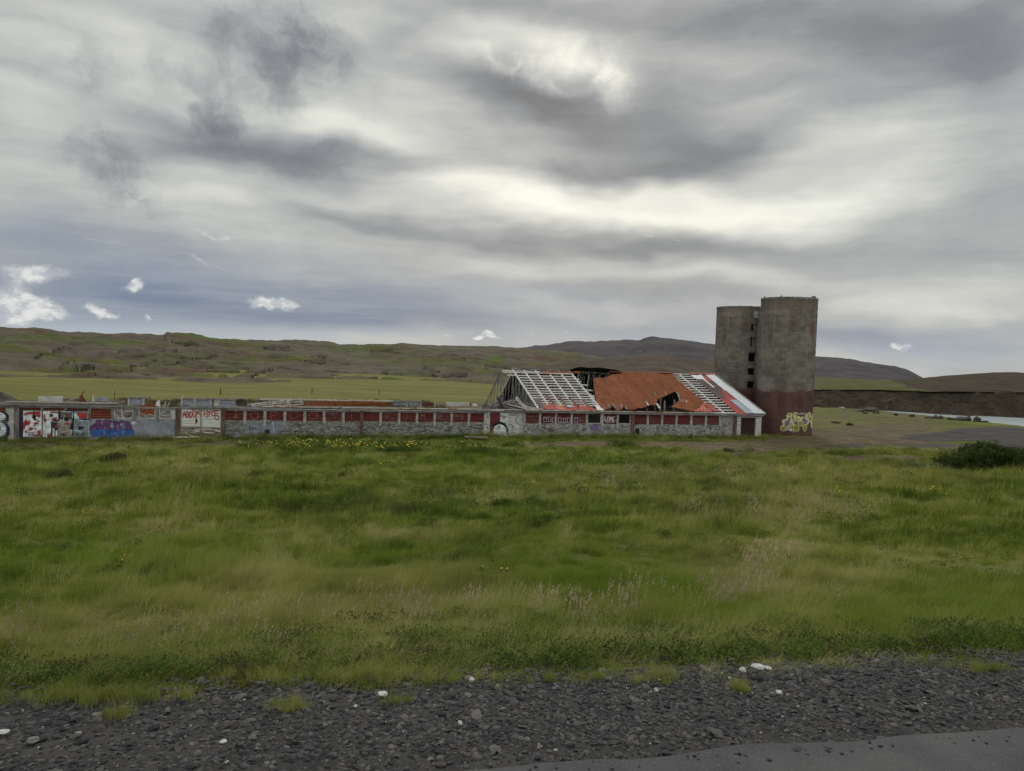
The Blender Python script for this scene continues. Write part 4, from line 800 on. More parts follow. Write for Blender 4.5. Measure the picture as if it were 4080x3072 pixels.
sheet('roof_sheeting',barn,[(2248,1622),(2290,1614),(2310,1634),(2262,1636)],[M['redroof'],M['black']],n0=.08); sheet('roof_sheeting',barn,[(2300,1616),(2358,1624),(2378,1638),(2312,1637)],[M['redroof'],M['black']],n0=.08)
sheet('roof_sheeting',barn,[(2364,1614),(2384,1622),(2408,1638),(2380,1638)],[M['whitecor'],M['black']],n0=.10,label='pale sheet strip'); sheet('roof_sheeting',barn,[(2128,1592),(2148,1590),(2172,1632),(2158,1634)],[M['brownroof'],M['black']],n0=.10)
sheet('roof_sheeting',barn,[(2254,1621),(2272,1619),(2287,1627),(2262,1628)],[M['blueroof'],M['black']],n0=.15)
# patched right end
def q(*p): return [(a/4.608+2620,b/4.608+1440) for a,b in p]
for poly,mt,n_,lb in ((q((590,255),(1020,255),(1965,975),(1480,970)),'redroof',.06,'faded red sheeting under the patches'),
  (q((600,262),(795,262),(875,338),(700,342)),'whiteroof',.12,'small white sheet near the ridge'),
  (q((880,262),(1030,255),(1965,972),(1765,972)),'whiteroof',.12,'long white sheet along the verge'),
  (q((700,342),(820,342),(1030,500),(1150,505),(1245,680),(1120,684),(900,505)),'brownroof',.10,'dull brown sheet'),
  (q((900,375),(1000,380),(1150,500),(1040,502)),'brownroof',.14,'dark brown sheet'),
  (q((1330,728),(1440,725),(1765,972),(1620,968)),'blueroof',.13,'blue-grey sheet low on the roof'),
  (q((820,340),(842,340),(1032,498),(1015,502)),'whitecor',.16,'narrow pale strip')):
    sheet('roof_sheeting',barn,poly,[M[mt],M['black']],n0=n_,label=lb)
mb=MB().beam(RP(.30,.25,.03),RP(.30,SLEN,.03),.05,.2,rnor); mb.build('verge_board',M['wood_white'],barn)
MB().beam(RP(roofuv(2748,1493)[0],SLEN-.02,.14),RP(.3,SLEN-.02,.14),.3,.05,rnor).build('ridge_cap',M['redroof'],barn)
MB().beam(RP(roofuv(2440,1493)[0],SLEN-.0,.05),RP(roofuv(2680,1493)[0],SLEN,.12),.3,.05,rnor).build('ridge_cap',M['rust_dark'],barn)
MB().beam(RP(uT[0]-.2,SLEN+.02,.0),RP(uT[-1],SLEN+.02,.0),.1,.12,rnor).build('ridge_board',M['wood_grey'],barn)
# back slope of the roof, black to paint the dark interior
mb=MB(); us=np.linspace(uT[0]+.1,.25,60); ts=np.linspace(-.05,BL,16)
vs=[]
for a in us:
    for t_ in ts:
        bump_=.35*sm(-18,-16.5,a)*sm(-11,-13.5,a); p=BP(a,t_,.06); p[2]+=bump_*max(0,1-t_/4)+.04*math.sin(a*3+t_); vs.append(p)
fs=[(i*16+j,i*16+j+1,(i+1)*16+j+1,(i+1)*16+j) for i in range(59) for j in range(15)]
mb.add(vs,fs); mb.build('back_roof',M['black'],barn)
for a,b,n_ in (((2308,1481),(2432,1492),.0),((2318,1484),(2350,1486),-.1)):
    u0,s0=roofuv(*a); u1,s1=roofuv(*b); MB().beam(RP(u0,s0,n_),RP(u1,s1,n_),.08,.12,rnor).build('ridge_board',M['plankdk'],barn)
for x0,y0,x1,y1,v in ((2348,1490,2334,1570,6.),(2305,1490,2298,1545,8.),(2390,1495,2388,1510,8.)):
    a=wall(x0,y0,v); b=wall(x1,y1,v); MB().beam(P(a[0],v,a[1]),P(b[0],v,b[1]),.10,.10).build('prop',M['wood_grey'],barn)
# pale crooked sheet leaning in the gap, posts in the torn hole
u0,s0=roofuv(2350,1572); u1,s1=roofuv(2376,1616); sheet('loose_sheet',barn,[(2349,1572),(2367,1570),(2378,1617),(2362,1612)],[M['greycor'],M['black']],n0=-.12,corr=.02,label='grey corrugated sheet leaning in the gap')
for x0,y0,x1,y1,wd in ((2694,1565,2738,1607,.16),(2700,1572,2722,1606,.1),(2699,1572,2710,1606,.09),(2573,1604,2583,1620,.14),(2616,1612,2628,1631,.22),(2605,1565,2613,1580,.1),(2640,1556,2655,1577,.1),(2475,1617,2476,1632,.1),(2443,1614,2450,1630,.1),(2424,1616,2430,1630,.08),(2491,1622,2495,1634,.1)):
    a=roofuv(x0,y0); b=roofuv(x1,y1); MB().beam(RP(a[0],a[1],.10),RP(b[0],b[1],.10),wd,.07,rnor).build('broken_rafter',M['wood_white' if wd>.13 else 'wood_grey'],barn)
for x,v in ((2647,2.2),(2686,2.6),(2630,3.),(2576,2.),(2608,3.4)):
    MB().ubox(WU(x,1600,v),WU(x,1600,v)+.14,v,v+.12,.2,2.9+.25*v).build('prop',M['wood_grey'],barn)
# fallen verge strip at the open end
pts=[(2056,1582),(2062,1592),(2072,1606),(2086,1618),(2104,1625),(2128,1628),(2150,1630)]
mb=MB(); prev=None
for i,(x,y) in enumerate(pts):
    u,w_=wall(x,y,.6); p=P(u,.6-i*.12,w_)
    if prev is not None: mb.beam(prev,p,.06,.24+.03*(i<3))
    prev=p
mb.build('fallen_verge_board',M['wood_white'],barn)
for x0,y0,x1,y1,v,wd in ((1945,1619,2004,1588,3.,.2),(1975,1617,2050,1592,5.,.14),(1983,1583,2008,1628,1.6,.28),(1968,1618,2060,1600,6.5,.1),(2004,1588,1995,1600,3.2,.12),(2030,1600,2062,1598,2.,.1)):
    a=wall(x0,y0,v); b=wall(x1,y1,v); MB().beam(P(a[0],v,a[1]),P(b[0],v+.3,b[1]),.08,wd).build('fallen_rafter',M['wood_grey' if wd<.25 else 'plankdk'],barn)

# ------------------------------------------------------------------ silos
def silo(label,az_deg,D,R,ztop,openings):
    a=R_(az_deg); cx,cy=D*math.sin(a),D*math.cos(a); zb=float(ground(cx,cy))-.5
    root=empty('silo',(cx,cy,zb+.5),0.,label,'silo'); nth=128; zs=np.arange(zb,ztop+.01,.25); zs=np.append(zs[:-1],ztop)
    cells=np.ones((len(zs)-1,nth),bool)
    face=math.atan2(-cy,-cx)   # towards the camera
    for (x,y0,y1,wn) in openings:
        x-=3; wn+=2
        # find the angle and height of the opening from the near face
        d=ray(x,(y0+y1)/2); dx,dy=d[0],d[1]; A=dx*dx+dy*dy; B=-2*(dx*cx+dy*cy); Cc=cx*cx+cy*cy-R*R; t=(-B-math.sqrt(max(0,B*B-4*A*Cc)))/2/A
        th=math.atan2(dy*t-cy,dx*t-cx)%(2*math.pi); k0=int(th/(2*math.pi)*nth); z0=C0[2]+ray(x,y1)[2]/ray(x,y1)[1]*dy*t; z1=C0[2]+ray(x,y0)[2]/ray(x,y0)[1]*dy*t
        for j in range(len(zs)-1):
            if z0-.06<zs[j]+.12<z1+.06:
                for k in range(k0-wn//2,k0-wn//2+wn): cells[j,k%nth]=False
    mb=MB(); vid={}
    def V(j,k,r):
        k%=nth; key=(j,k,r)
        if key not in vid:
            an=k/nth*2*math.pi; rr=(R if r==0 else R-.22)+(.008*math.sin(zs[j]*7.9) if r==0 else 0); vid[key]=len(mb.v); mb.v.append((cx+rr*math.cos(an),cy+rr*math.sin(an),zs[j]))
        return vid[key]
    J=len(zs)-1
    for j in range(J):
        for k in range(nth):
            if cells[j,k]:
                mb.f.append((V(j,k,0),V(j,k+1,0),V(j+1,k+1,0),V(j+1,k,0))); mb.f.append((V(j,k,1),V(j+1,k,1),V(j+1,k+1,1),V(j,k+1,1)))
                if not cells[j,(k+1)%nth]: mb.f.append((V(j,k+1,0),V(j,k+1,1),V(j+1,k+1,1),V(j+1,k+1,0)))
                if not cells[j,k-1]: mb.f.append((V(j,k,1),V(j,k,0),V(j+1,k,0),V(j+1,k,1)))
                if j+1<J and not cells[j+1,k]: mb.f.append((V(j+1,k,0),V(j+1,k+1,0),V(j+1,k+1,1),V(j+1,k,1)))
                if j>0 and not cells[j-1,k]: mb.f.append((V(j,k,0),V(j,k,1),V(j,k+1,1),V(j,k+1,0)))
    for k in range(nth): mb.f.append((V(J,k,0),V(J,k+1,0),V(J,k+1,1),V(J,k,1)))
    mb.m=[0]*len(mb.f); mb.build('shell',M['silo'],root)
    mb=MB(); n=64; c=[(cx+(R-.23)*math.cos(k/n*2*math.pi),cy+(R-.23)*math.sin(k/n*2*math.pi),ztop-.6) for k in range(n)]; polyprism(mb,c,(0,0,.12)); mb.build('cap',M['conc_dark'],root)  # lid added inside the open top to keep the silo interior dark
    mb=MB()
    for k in range(nth):
        a0,a1=k/nth*2*math.pi,(k+1)/nth*2*math.pi; ro,ri=R+.035,R-.2
        pts=[(cx+r*math.cos(an),cy+r*math.sin(an),z) for z in (ztop-.16,ztop+.03) for (r,an) in ((ro,a0),(ro,a1),(ri,a1),(ri,a0))]
        b=len(mb.v); mb.v+=pts; mb.f+=[(b,b+1,b+5,b+4),(b+4,b+5,b+6,b+7),(b+1,b,b+3,b+2)]; mb.m+=[0]*3
    mb.build('rim',M['conc_dark'],root)
    return root,cx,cy
sL,lx,ly=silo('shorter concrete silo behind, with a column of square openings beside its taller twin',17.06,91.,2.93,13.98,[(3012,1296,1318,4),(3008,1345,1377,4),(3004,1408,1437,4),(3001,1466,1493,4),(2998,1518,1546,4)])
sR,rx_,ry_=silo('taller concrete silo in front, red painted base with yellow-green bubble graffiti',20.25,86.5,2.93,14.66,[])
# blocked opening at the top of the shorter silo
def cyl_at(x,y,cx,cy,R):
    d=ray(x,y); A=d[0]**2+d[1]**2; B=-2*(d[0]*cx+d[1]*cy); Cc=cx*cx+cy*cy-R*R; t=(-B-math.sqrt(max(0,B*B-4*A*Cc)))/2/A; p=C0+d*t
    return math.atan2(p[1]-cy,p[0]-cx),p[2]
def cyl_pt(cx,cy,R,th,z): return np.array([cx+R*math.cos(th),cy+R*math.sin(th),z])
t0,z1=cyl_at(3005,1241,lx,ly,2.93); t1,z0=cyl_at(3023,1267,lx,ly,2.93)
mb=MB(); 
for r0_,r1_,zz0,zz1,a0,a1 in ((2.9,2.97,z0,z1,t0,t1),): 
    for k in range(4):
        b0=a0+(a1-a0)*k/4; b1=a0+(a1-a0)*(k+1)/4; mb.box8([cyl_pt(lx,ly,r_,th,z) for z in (zz0,zz1) for (r_,th) in ((r1_,b0),(r1_,b1),(r0_,b1),(r0_,b0))])
mb.build('blocked_opening',M['conc_white'],sL)
for (xa,ya,xb,yb) in ((3001,1294,3020,1320),(2997,1343,3017,1379)):
    t0,z1=cyl_at(xa,ya,lx,ly,2.8); t1,z0=cyl_at(xb,yb,lx,ly,2.8); mb=MB()
    for k in range(4):
        b0=t0+(t1-t0)*k/4; b1=t0+(t1-t0)*(k+1)/4; mb.box8([cyl_pt(lx,ly,r_,th,z) for z in (z0-.2,z1+.2) for (r_,th) in ((2.82,b0),(2.82,b1),(2.76,b1),(2.76,b0))])
    o=mb.build('blocked_opening',M['conc_dark'],sL); o['label']='dark boarded opening'
mb=MB()
for x,y,h,wd in ((3243,1186,.16,.5),(3112,1188,.12,.15),(3281,1190,.0,.0),(3044,1194,.14,.1),(3242,1182,.1,.2)):
    if h==0: continue
    th,z=cyl_at(min(x,3255),1200,rx_,ry_,2.93); p=cyl_pt(rx_,ry_,2.88,th,14.69); mb.add([p+np.array([a*wd,b*.08,c*h]) for a,b,c in ((-.5,-1,0),(.5,-1,0),(.5,1,0),(-.5,1,0),(-.35,-1,1),(.25,-1,1.2),(.25,1,1.2),(-.35,1,1))],[(0,3,2,1),(4,5,6,7),(0,1,5,4),(1,2,6,5),(2,3,7,6),(3,0,4,7)])
mb.build('rim_bolts',M['conc_dark'],sR)
# graffiti on the taller silo (zoom scale 8.848 from (3100,1600))
def z6(*p): return [(a/8.848+3100,b/8.848+1600) for a,b in p]
sh=[z6((300,540),(310,470),(340,420),(400,405),(470,415),(495,460),(480,520),(450,540),(400,520),(360,550),(345,640),(240,690),(215,730),(235,790),(210,860),(180,900),(280,880),(380,860),(390,720),(430,680),(465,650),(440,600),(440,560),(470,560),(520,640),(500,690),(440,740),(460,900),(330,910),(270,970),(220,1020),(150,1030),(90,990),(80,930),(120,860),(200,790),(150,720),(140,660),(190,640),(320,620)),
 z6((530,480),(540,410),(590,380),(640,390),(635,470),(640,520),(770,525),(780,590),(720,610),(640,605),(620,650),(700,650),(730,700),(800,680),(870,700),(880,770),(850,840),(790,860),(730,830),(700,740),(660,650),(600,690),(540,740),(530,800),(600,820),(700,830),(740,890),(735,980),(690,1050),(620,1050),(550,1010),(525,930),(540,860),(485,770),(490,710),(580,670),(580,620),(545,540)),
 z6((740,650),(800,620),(830,545),(960,555),(970,520),(950,480),(1000,455),(1060,400),(1110,380),(1150,420),(1140,490),(1080,560),(1060,640),(1090,700),(1070,770),(1000,830),(1010,900),(980,990),(930,1040),(880,990),(865,900),(900,830),(1000,800),(1050,740),(1060,650),(1000,640),(990,580),(880,560),(850,620),(820,660),(760,665)),
 z6((1090,560),(1150,510),(1180,560),(1190,650),(1225,640),(1240,590),(1195,560),(1220,440),(1245,440),(1250,600),(1230,690),(1200,760),(1190,830),(1220,870),(1215,900),(1170,920),(1165,760),(1120,700),(1080,650))]
ops=[]
for s_ in sh: ops.append(('o','pink',[(a+1.6,b+1.8) for a,b in s_],6.5))
ops+=[('p','violetline',z6((350,550),(430,540),(440,640),(390,720),(380,850),(250,860),(240,780),(240,720),(340,680))),('p','violetline',z6((560,760),(640,680),(700,700),(710,800),(580,810))),('p','violetline',z6((860,620),(960,570),(1010,650),(1050,740),(980,800),(900,810),(890,720)))]
for s_ in sh: ops+=[('p','cream',s_),('o','cream',s_,2.6)]
ops+=[('p','olive',z6((100,960),(130,890),(280,890),(400,870),(400,740),(430,740),(445,890),(320,900),(220,1000),(130,1010))),('e','olive',(*z6((635,935))[0],10.5,12)),('e','olive',(*z6((800,770))[0],8,8.5)),('e','olive',(*z6((935,930))[0],6.5,11)),('e','olive',(*z6((390,460))[0],8,4)),('e','olive',(*z6((1130,600))[0],5,7)),('e','olive',(*z6((590,440))[0],4.5,6))]
ops+=[('o','violetline',z6((1060,500),(1080,440),(1110,440),(1090,500),(1050,570)),2),('s','pink',z6((600,560),(660,580)),2)]
ops+=text('WINDY',z6((690,0))[0][0],z6((0,390))[0][1],32,8,'white',1.1,.15)+[('s','white',z6(*a),1.6) for a in (((260,1040),(340,960),(360,1020),(450,1020),(400,970),(500,970)),((480,960),(460,1060),(520,1000)),((500,980),(560,1080)),((340,960),(500,960)),((380,1010),(450,980)))]
RB=2.955
inv=lambda x,y: ((lambda tz: (tz[0]*RB,tz[1]))(cyl_at(x,y,rx_,ry_,2.93)))
paint('graffiti',sR,ops,3106,3236,1638,1726,cell=.035,fn=lambda a,b: cyl_pt(rx_,ry_,RB,a/RB,b),inv=inv,label='yellow-green bubble letters outlined in cream on the red base')
# narrow concrete shaft joining the two silos
dv_=np.array([lx-rx_,ly-ry_,0]); dl=np.linalg.norm(dv_); dv_/=dl; px_=np.array([-dv_[1],dv_[0],0]); ca=np.array([rx_,ry_,0])+dv_*2.8; cb=np.array([lx,ly,0])-dv_*2.8
mb=MB(); mb.box8([ca-px_*.5+[0,0,-.4],ca+px_*.5+[0,0,-.4],cb+px_*.5+[0,0,-.4],cb-px_*.5+[0,0,-.4],ca-px_*.5+[0,0,13.4],ca+px_*.5+[0,0,13.4],cb+px_*.5+[0,0,13.4],cb-px_*.5+[0,0,13.4]])
mb.build('connecting_shaft',M['silo'],sL)

# ------------------------------------------------------------------ rubble, poles, loose sheets
def plank_thing(a,b,wd,mat,label,group=None,name='plank',cat='plank'):
    mb=MB().beam(a,b,wd,.045); o=mb.build(name,M[mat]); return tag(o,label,cat,group)
def pv(x,y,v): u,w_=wall(x,y,v); return P(u,v,w_)
n_=0
for x0,y0,x1,y1,v,wd,mt,lb in ((661,1600,643,1652,3.,.26,'wood_white','pale leaning board behind the third open window frame'),(676,1602,654,1650,3.4,.16,'wood_white','thinner pale board leaning beside the wide one in the third window'),
  (729,1577,716,1618,5.,.2,'wood_white','pale sloping rafter sticking up above the left end of the white gate'),(781,1584,772,1612,7.,.14,'wood_white','short pale strut standing above the white gate'),(728,1590,775,1603,7.5,.12,'wood_brown','brown rail slanting behind the pale rafter above the gate'),
  (482,1632,490,1664,2.,.22,'wood_white','whitish board leaning inside the first open window'),(496,1636,526,1640,3.,.1,'wood_white','pale rail lying across the first open window'),(575,1650,580,1664,2.,.09,'wood_white','short white stub inside the second open window'),
  (590,1650,612,1655,2.2,.1,'wood_white','white bracket piece at the right of the second window')):
    plank_thing(pv(x0,y0,v),pv(x1,y1,v),wd,mt,lb)
place_={0:'seen through the first open window',1:'seen through the second open window',2:'seen through the third open window',3:'seen in the gap under the white gate'}
for k in range(64):
    z_=(k%3) if k<18 else 3
    xa,xb=((456,527),(554,616),(636,682),(724,880))[z_]; v=random.uniform(1.,6 if z_<3 else 11); x=random.uniform(xa,xb); u=WU(x,1690,v)
    w_=random.uniform(.6,1.5) if z_<3 else random.uniform(-.25,.85)*(1-.05*v); an=random.gauss(0,.5)+(.9 if z_<3 else 0); L=random.uniform(.9,2.6); tl=random.gauss(0,.14)
    mt=random.choice(['wood_white','wood_grey','wood_brown','wood_white'])
    dvec=(UU*math.cos(an)+VV*math.sin(an))*L/2+np.array([0,0,L*tl/2]); c_=P(u,v,w_)
    tag(MB().beam(c_-dvec,c_+dvec,random.uniform(.09,.22),.05).build('plank',M[mt]),{'wood_white':'pale','wood_grey':'grey','wood_brown':'brown'}[mt]+' broken plank in the rubble, '+place_[z_],'plank','planks in the rubble')
def crumple(name,pts,mat,label,cat,v,thick=.02):
    mb=MB(); q=[pv(x,y,v+random.uniform(-.1,.1)) for x,y in pts]; polyprism(mb,q,VV*thick); return tag(mb.build(name,M[mat]),label,cat)
crumple('rusty_sheet',[(306,1600),(322,1573),(330,1577),(346,1603)],'rust_dark','rusty triangular sheet poking above the wall over the red and white graffiti','sheet metal',6.)
plank_thing(pv(323,1576,6.1),pv(334,1558,6.1),.18,'rust_dark','brown stick standing out of the rusty triangular sheet')
crumple('white_stake',[(368,1600),(369,1580),(371,1572),(374,1590),(376,1600)],'whitecor','slim white stake pointing up above the left wall','stake',4.)
crumple('rusty_sheet',[(552,1622),(560,1616),(600,1607),(617,1606),(617,1655),(555,1655)],'rust','rust-brown sheet standing behind the second open window','sheet metal',5.)
crumple('white_tarp',[(619,1616),(624,1600),(632,1593),(637,1597),(636,1612),(640,1622)],'whitecor','crumpled white sheet sticking up between the open windows','sheet',4.)
crumple('white_rag',[(728,1730),(734,1723),(742,1722),(750,1730)],'whitecor','small white bundle lying in the gap under the gate','rag',1.)
crumple('rusty_sheet',[(1218,1600),(1290,1598),(1340,1599),(1340,1616),(1218,1616)],'rust','rusty sheet behind the wall above the chalk letter row, left of its neighbour','sheet metal',9.)
crumple('rusty_sheet',[(1342,1597),(1420,1600),(1480,1597),(1530,1603),(1582,1616),(1342,1616)],'rust','long rusty sheet tapering right above the plain red panel','sheet metal',8.5)
crumple('tipped_drum_cover',[(938,1600),(946,1591),(966,1589),(980,1593),(982,1606),(974,1616),(950,1617),(940,1610)],'plankdk','dark rounded hood lying above the wall right of the white gate','cover',7.,.5)
crumple('yellow_frame',[(1871,1618),(1872,1605),(1876,1604),(1878,1618)],'rust','small yellowish upright at the end of the far wall','frame',9.)
crumple('painted_box',[(1880,1618),(1882,1607),(1900,1609),(1902,1618)],'whiteroof','little pale painted board near the fallen rafters','board',9.)
plank_thing(pv(457,1557,3.),pv(457,1600,3.),.09,'rust_dark','thin rusty pole standing above the first open window',name='pole',cat='pole')
# fallen lattice of white rafters
lat=empty('fallen_roof_lattice',pv(1090,1610,3.),0,'fallen lattice of white roof timbers lying on top of the wall','fallen roof frame'); 
for a,b,wd in (((985,1612),(1202,1589),.13),((1000,1617),(1204,1599),.10),((1030,1621),(1206,1611),.10)): MB().beam(pv(*a,3.),pv(*b,3.),.08,wd).build('rail',M['wood_white'],lat)
for x,y0,y1,wd in ((1041,1606,1615,.34),(1095,1602,1610,.34),(1149,1597,1606,.34),(1151,1608,1615,.3),(1203,1590,1612,.26),(1207,1594,1613,.1)): MB().beam(pv(x,y0,2.92),pv(x+1,y1,2.92),.05,wd).build('cross_piece',M['wood_white'],lat)
# boards on the grass in front
for a,b,wd,mt,lb in (((585,1752),(790,1752),.12,'wood_white','long pale board lying on the grass before the grey wall'),((590,1755),(670,1753),.1,'rust_dark','dark short board beside the long pale one'),((790,1751),(760,1748),.1,'wood_white','short white board end near the gate sill')):
    p=gterr(*a); q2=gterr(*b); p[2]+=.2; q2[2]+=.2; tag(MB().beam(p,q2,.16,.08).build('board',M[mt]),lb,'board')
p=gterr(1850,1752); q2=gterr(1944,1754)
tag(MB().beam(p+[0,0,.25],q2+[0,0,.22],.5,.12).build('pallet_boards',M['wood_brown']),'flat pile of brown boards in the grass before the wall','board pile')
# wire fence posts out on the plain behind
for x,y0,y1 in ((879,1547,1571),(1243,1546,1569),(1511,1560,1572)):
    b=gz(x,y1,0.); b[2]=float(ground(b[0],b[1])); Y=math.hypot(b[0],b[1]); t_=atrange(x,y0,Y); tag(MB().beam(b-[0,0,.2],[b[0],b[1],max(t_[2],b[2]+.8)],.12,.12).build('fence_post',M['plankdk']),{879:'lone dark fence post in the field above the white gate',1243:'tallest dark fence post in the field above the chalk circle letters',1511:'short stubby fence post in the field farthest from the white gate'}[x],'fence post','fence posts in the field')

# ------------------------------------------------------------------ vegetation and stones (scattered on the ground sheet)
def instancer(name,pts,yaw,scale,kind,sources,attrs=None,mat0=None,tilt=None):
    me=bpy.data.meshes.new(name); n=len(pts); me.vertices.add(n); me.vertices.foreach_set('co',np.ascontiguousarray(pts,dtype=np.float32).ravel())
    rot=np.zeros((n,3),np.float32); rot[:,2]=yaw
    if tilt is not None: rot[:,:2]=tilt
    a=me.attributes.new('rotv','FLOAT_VECTOR','POINT'); a.data.foreach_set('vector',rot.ravel())
    sc=np.asarray(scale,np.float32); sc=np.repeat(sc[:,None],3,1) if sc.ndim==1 else sc
    a=me.attributes.new('sclv','FLOAT_VECTOR','POINT'); a.data.foreach_set('vector',np.ascontiguousarray(sc).ravel())
    a=me.attributes.new('kindi','INT','POINT'); a.data.foreach_set('value',np.asarray(kind,np.int32))
    for k,v_ in (attrs or {}).items(): a=me.attributes.new(k,'FLOAT','POINT'); a.data.foreach_set('value',np.asarray(v_,np.float32))
    o=bpy.data.objects.new(name,me); link(o)
    c=bpy.data.collections.new(name+'_kinds')
    for s_ in sources: c.objects.link(s_)
    g=bpy.data.node_groups.new(name+'_nodes','GeometryNodeTree'); g.interface.new_socket('Geometry',in_out='INPUT',socket_type='NodeSocketGeometry'); g.interface.new_socket('Geometry',in_out='OUTPUT',socket_type='NodeSocketGeometry')
    N_=g.nodes; L=g.links; gi=N_.new('NodeGroupInput'); go=N_.new('NodeGroupOutput'); ip=N_.new('GeometryNodeInstanceOnPoints'); ci=N_.new('GeometryNodeCollectionInfo')
    ci.inputs[0].default_value=c; ci.inputs[1].default_value=True; ci.inputs[2].default_value=True
    L.new(gi.outputs[0],ip.inputs['Points']); L.new(ci.outputs[0],ip.inputs['Instance']); ip.inputs['Pick Instance'].default_value=True
    for nm,ty,so_ in (('kindi','INT','Instance Index'),('rotv','FLOAT_VECTOR','Rotation'),('sclv','FLOAT_VECTOR','Scale')):
        na=N_.new('GeometryNodeInputNamedAttribute'); na.data_type=ty; na.inputs['Name'].default_value=nm; L.new(na.outputs['Attribute'],ip.inputs[so_])
    L.new(ip.outputs[0],go.inputs[0]); md=o.modifiers.new('scatter','NODES'); md.node_group=g
    return o
def _nop(): pass
def tuft_src(name,nb,rad,h,wd,spread,wind,mat,seed,head=None):
    r=np.random.default_rng(seed); V=[];Fq=[]; mi=[]
    for b in range(nb):
        an=r.uniform(0,2*math.pi); rr=rad*math.sqrt(r.uniform(0,1)); x,y=rr*math.cos(an),rr*math.sin(an); hh=h*r.uniform(.45,1.15); a2=r.uniform(0,2*math.pi); sp=spread*r.uniform(.1,1)*hh
        dx,dy=math.cos(a2)*sp+wind*hh*r.uniform(.5,1.3),math.sin(a2)*sp; wa=r.uniform(0,math.pi); wx,wy=math.cos(wa)*wd/2,math.sin(wa)*wd/2
        base=len(V); segs=3
        for k in range(segs+1):
            t=k/segs; w_=1-.85*t; cx,cy,cz=x+dx*t*t,y+dy*t*t,hh*(t-.18*t*t)-.03
            V+= [(cx-wx*w_,cy-wy*w_,cz),(cx+wx*w_,cy+wy*w_,cz)]
        for k in range(segs): q_=base+2*k; Fq.append((q_,q_+1,q_+3,q_+2)); mi.append(0)
        if head and r.uniform()<head[0]:
            tx,ty,tz=V[-1]
            for k in range(8):
                o_=len(V); s_=head[1]*r.uniform(.6,1.3); px,py,pz=tx+r.normal(0,.010)+k*.004,ty+r.normal(0,.010),tz-.05+k*.017
                aa=r.uniform(0,math.pi); V+= [(px-math.cos(aa)*s_,py-math.sin(aa)*s_,pz-s_*.5),(px+math.cos(aa)*s_,py+math.sin(aa)*s_,pz-s_*.3),(px+math.cos(aa)*s_*.6,py+math.sin(aa)*s_*.6,pz+s_*1.4),(px-math.cos(aa)*s_*.6,py-math.sin(aa)*s_*.6,pz+s_*1.2)]
                Fq.append((o_,o_+1,o_+2,o_+3)); mi.append(1)
    me=mesh_np(name,np.array(V),np.array(Fq),mat if isinstance(mat,list) else [mat],False); me.polygons.foreach_set('material_index',mi)
    return bpy.data.objects.new(name,me)
def in_view(pts,m_=500): px,py,d=proj(pts); return (d>1)&(px>-m_)&(px<4080+m_)&(py<3072+700)
def scat(n,r0_,r1_,a=44):
    r=np.sqrt(RNG.uniform(r0_**2,r1_**2,n)); t=np.radians(RNG.uniform(-a,a,n)); return r*np.sin(t),r*np.cos(t)
def edgeq(x,y): return 5.68+.22*fbm(x*.9,y*.9,3,61)+.10*fbm(x*3,y*3,2,66)
X=[];Y=[];SC=[];
for r0_,r1_,n,sc,a_ in ((5.,10,6800,.66,72),(10,16,8200,.85,64),(16,28,8800,1.0,57),(28,45,10800,1.15,50),(45,82,18500,1.25,48)):
    x,y=scat(n,r0_,r1_,a_); X.append(x);Y.append(y);SC.append(np.full(n,sc))
X=np.concatenate(X);Y=np.concatenate(Y);SC=np.concatenate(SC)
q_=QN[0]*X+QN[1]*Y; pts=np.stack([X,Y,ground(X,Y)],1); px,py,d=proj(pts)
du=(X-P0[0])*UU[0]+(Y-P0[1])*UU[1]; dv=(X-P0[0])*VV[0]+(Y-P0[1])*VV[1]
mask=(q_>edgeq(X,Y))&(d>1)
insideb=(dv>-.25)&(dv<16)&(du<.4); 
for cx,cy in ((lx,ly),(rx_,ry_)): insideb|=np.hypot(X-cx,Y-cy)<3.1
dk=np.maximum(ell(px,py,DIRT),ell(px,py,GRAV)); thin=1-.93*sm(.25,.75,dk+.25*fbm(X*.5,Y*.5,3,81))
bank=np.interp(Y,_bx[:,0],_bx[:,1])
mask&=(~insideb)&(RNG.uniform(size=len(X))<thin)&(X<bank-2)
X,Y,SC,px,py,q_,du,dv=[a[mask] for a in (X,Y,SC,px,py,q_,du,dv)]; pts=pts[mask]
PATCH_DRY=[(1350,2400,750,150,1.),(900,2480,800,110,.9),(1700,2330,500,90,.8),(3000,2020,500,90,.6),(2750,1900,600,60,.6),(3300,1850,700,40,.5),(2950,2300,380,110,.75),(2300,2440,450,60,.6),(700,1920,300,26,.7),(600,1790,900,22,.45),(3300,2370,200,90,.6),(300,2560,700,90,.55),(3600,1900,500,50,.5),(650,2700,900,80,.9),(2300,2660,2200,40,.5),(2400,1990,500,40,.35),(1700,2140,700,40,.3),(3450,1730,500,60,.8)]
PATCH_LUSH=[(2700,2400,420,90,.9),(2350,2300,600,100,.7),(500,2230,700,110,.7),(2900,2480,300,60,.7),(3300,2480,500,70,.5),(1300,2260,500,50,.5),(2000,1850,900,40,.4),(3800,2500,500,120,.6),(1800,2480,250,60,.6),(2300,2500,300,60,.7)]
wn=.30*fbm(X*.45,Y*.45,4,91)
dry=np.clip(ell(px,py,PATCH_DRY)+wn*1.6-.12,0,1)*.68+.15*sm(.05,.35,fbm(X*.18,Y*.18,4,95)); dry=np.clip(dry+.5*sm(-6,-1,dv)*sm(2,-2,du)*(fbm(X*.3,Y*.3,2,4)>0),0,1)
lush=np.clip(ell(px,py,PATCH_LUSH)+wn*1.2-.05,0,1); foot=sm(1.9,.4,q_-5.68); dry=dry*(1-.8*foot*sm(-3,0,X))
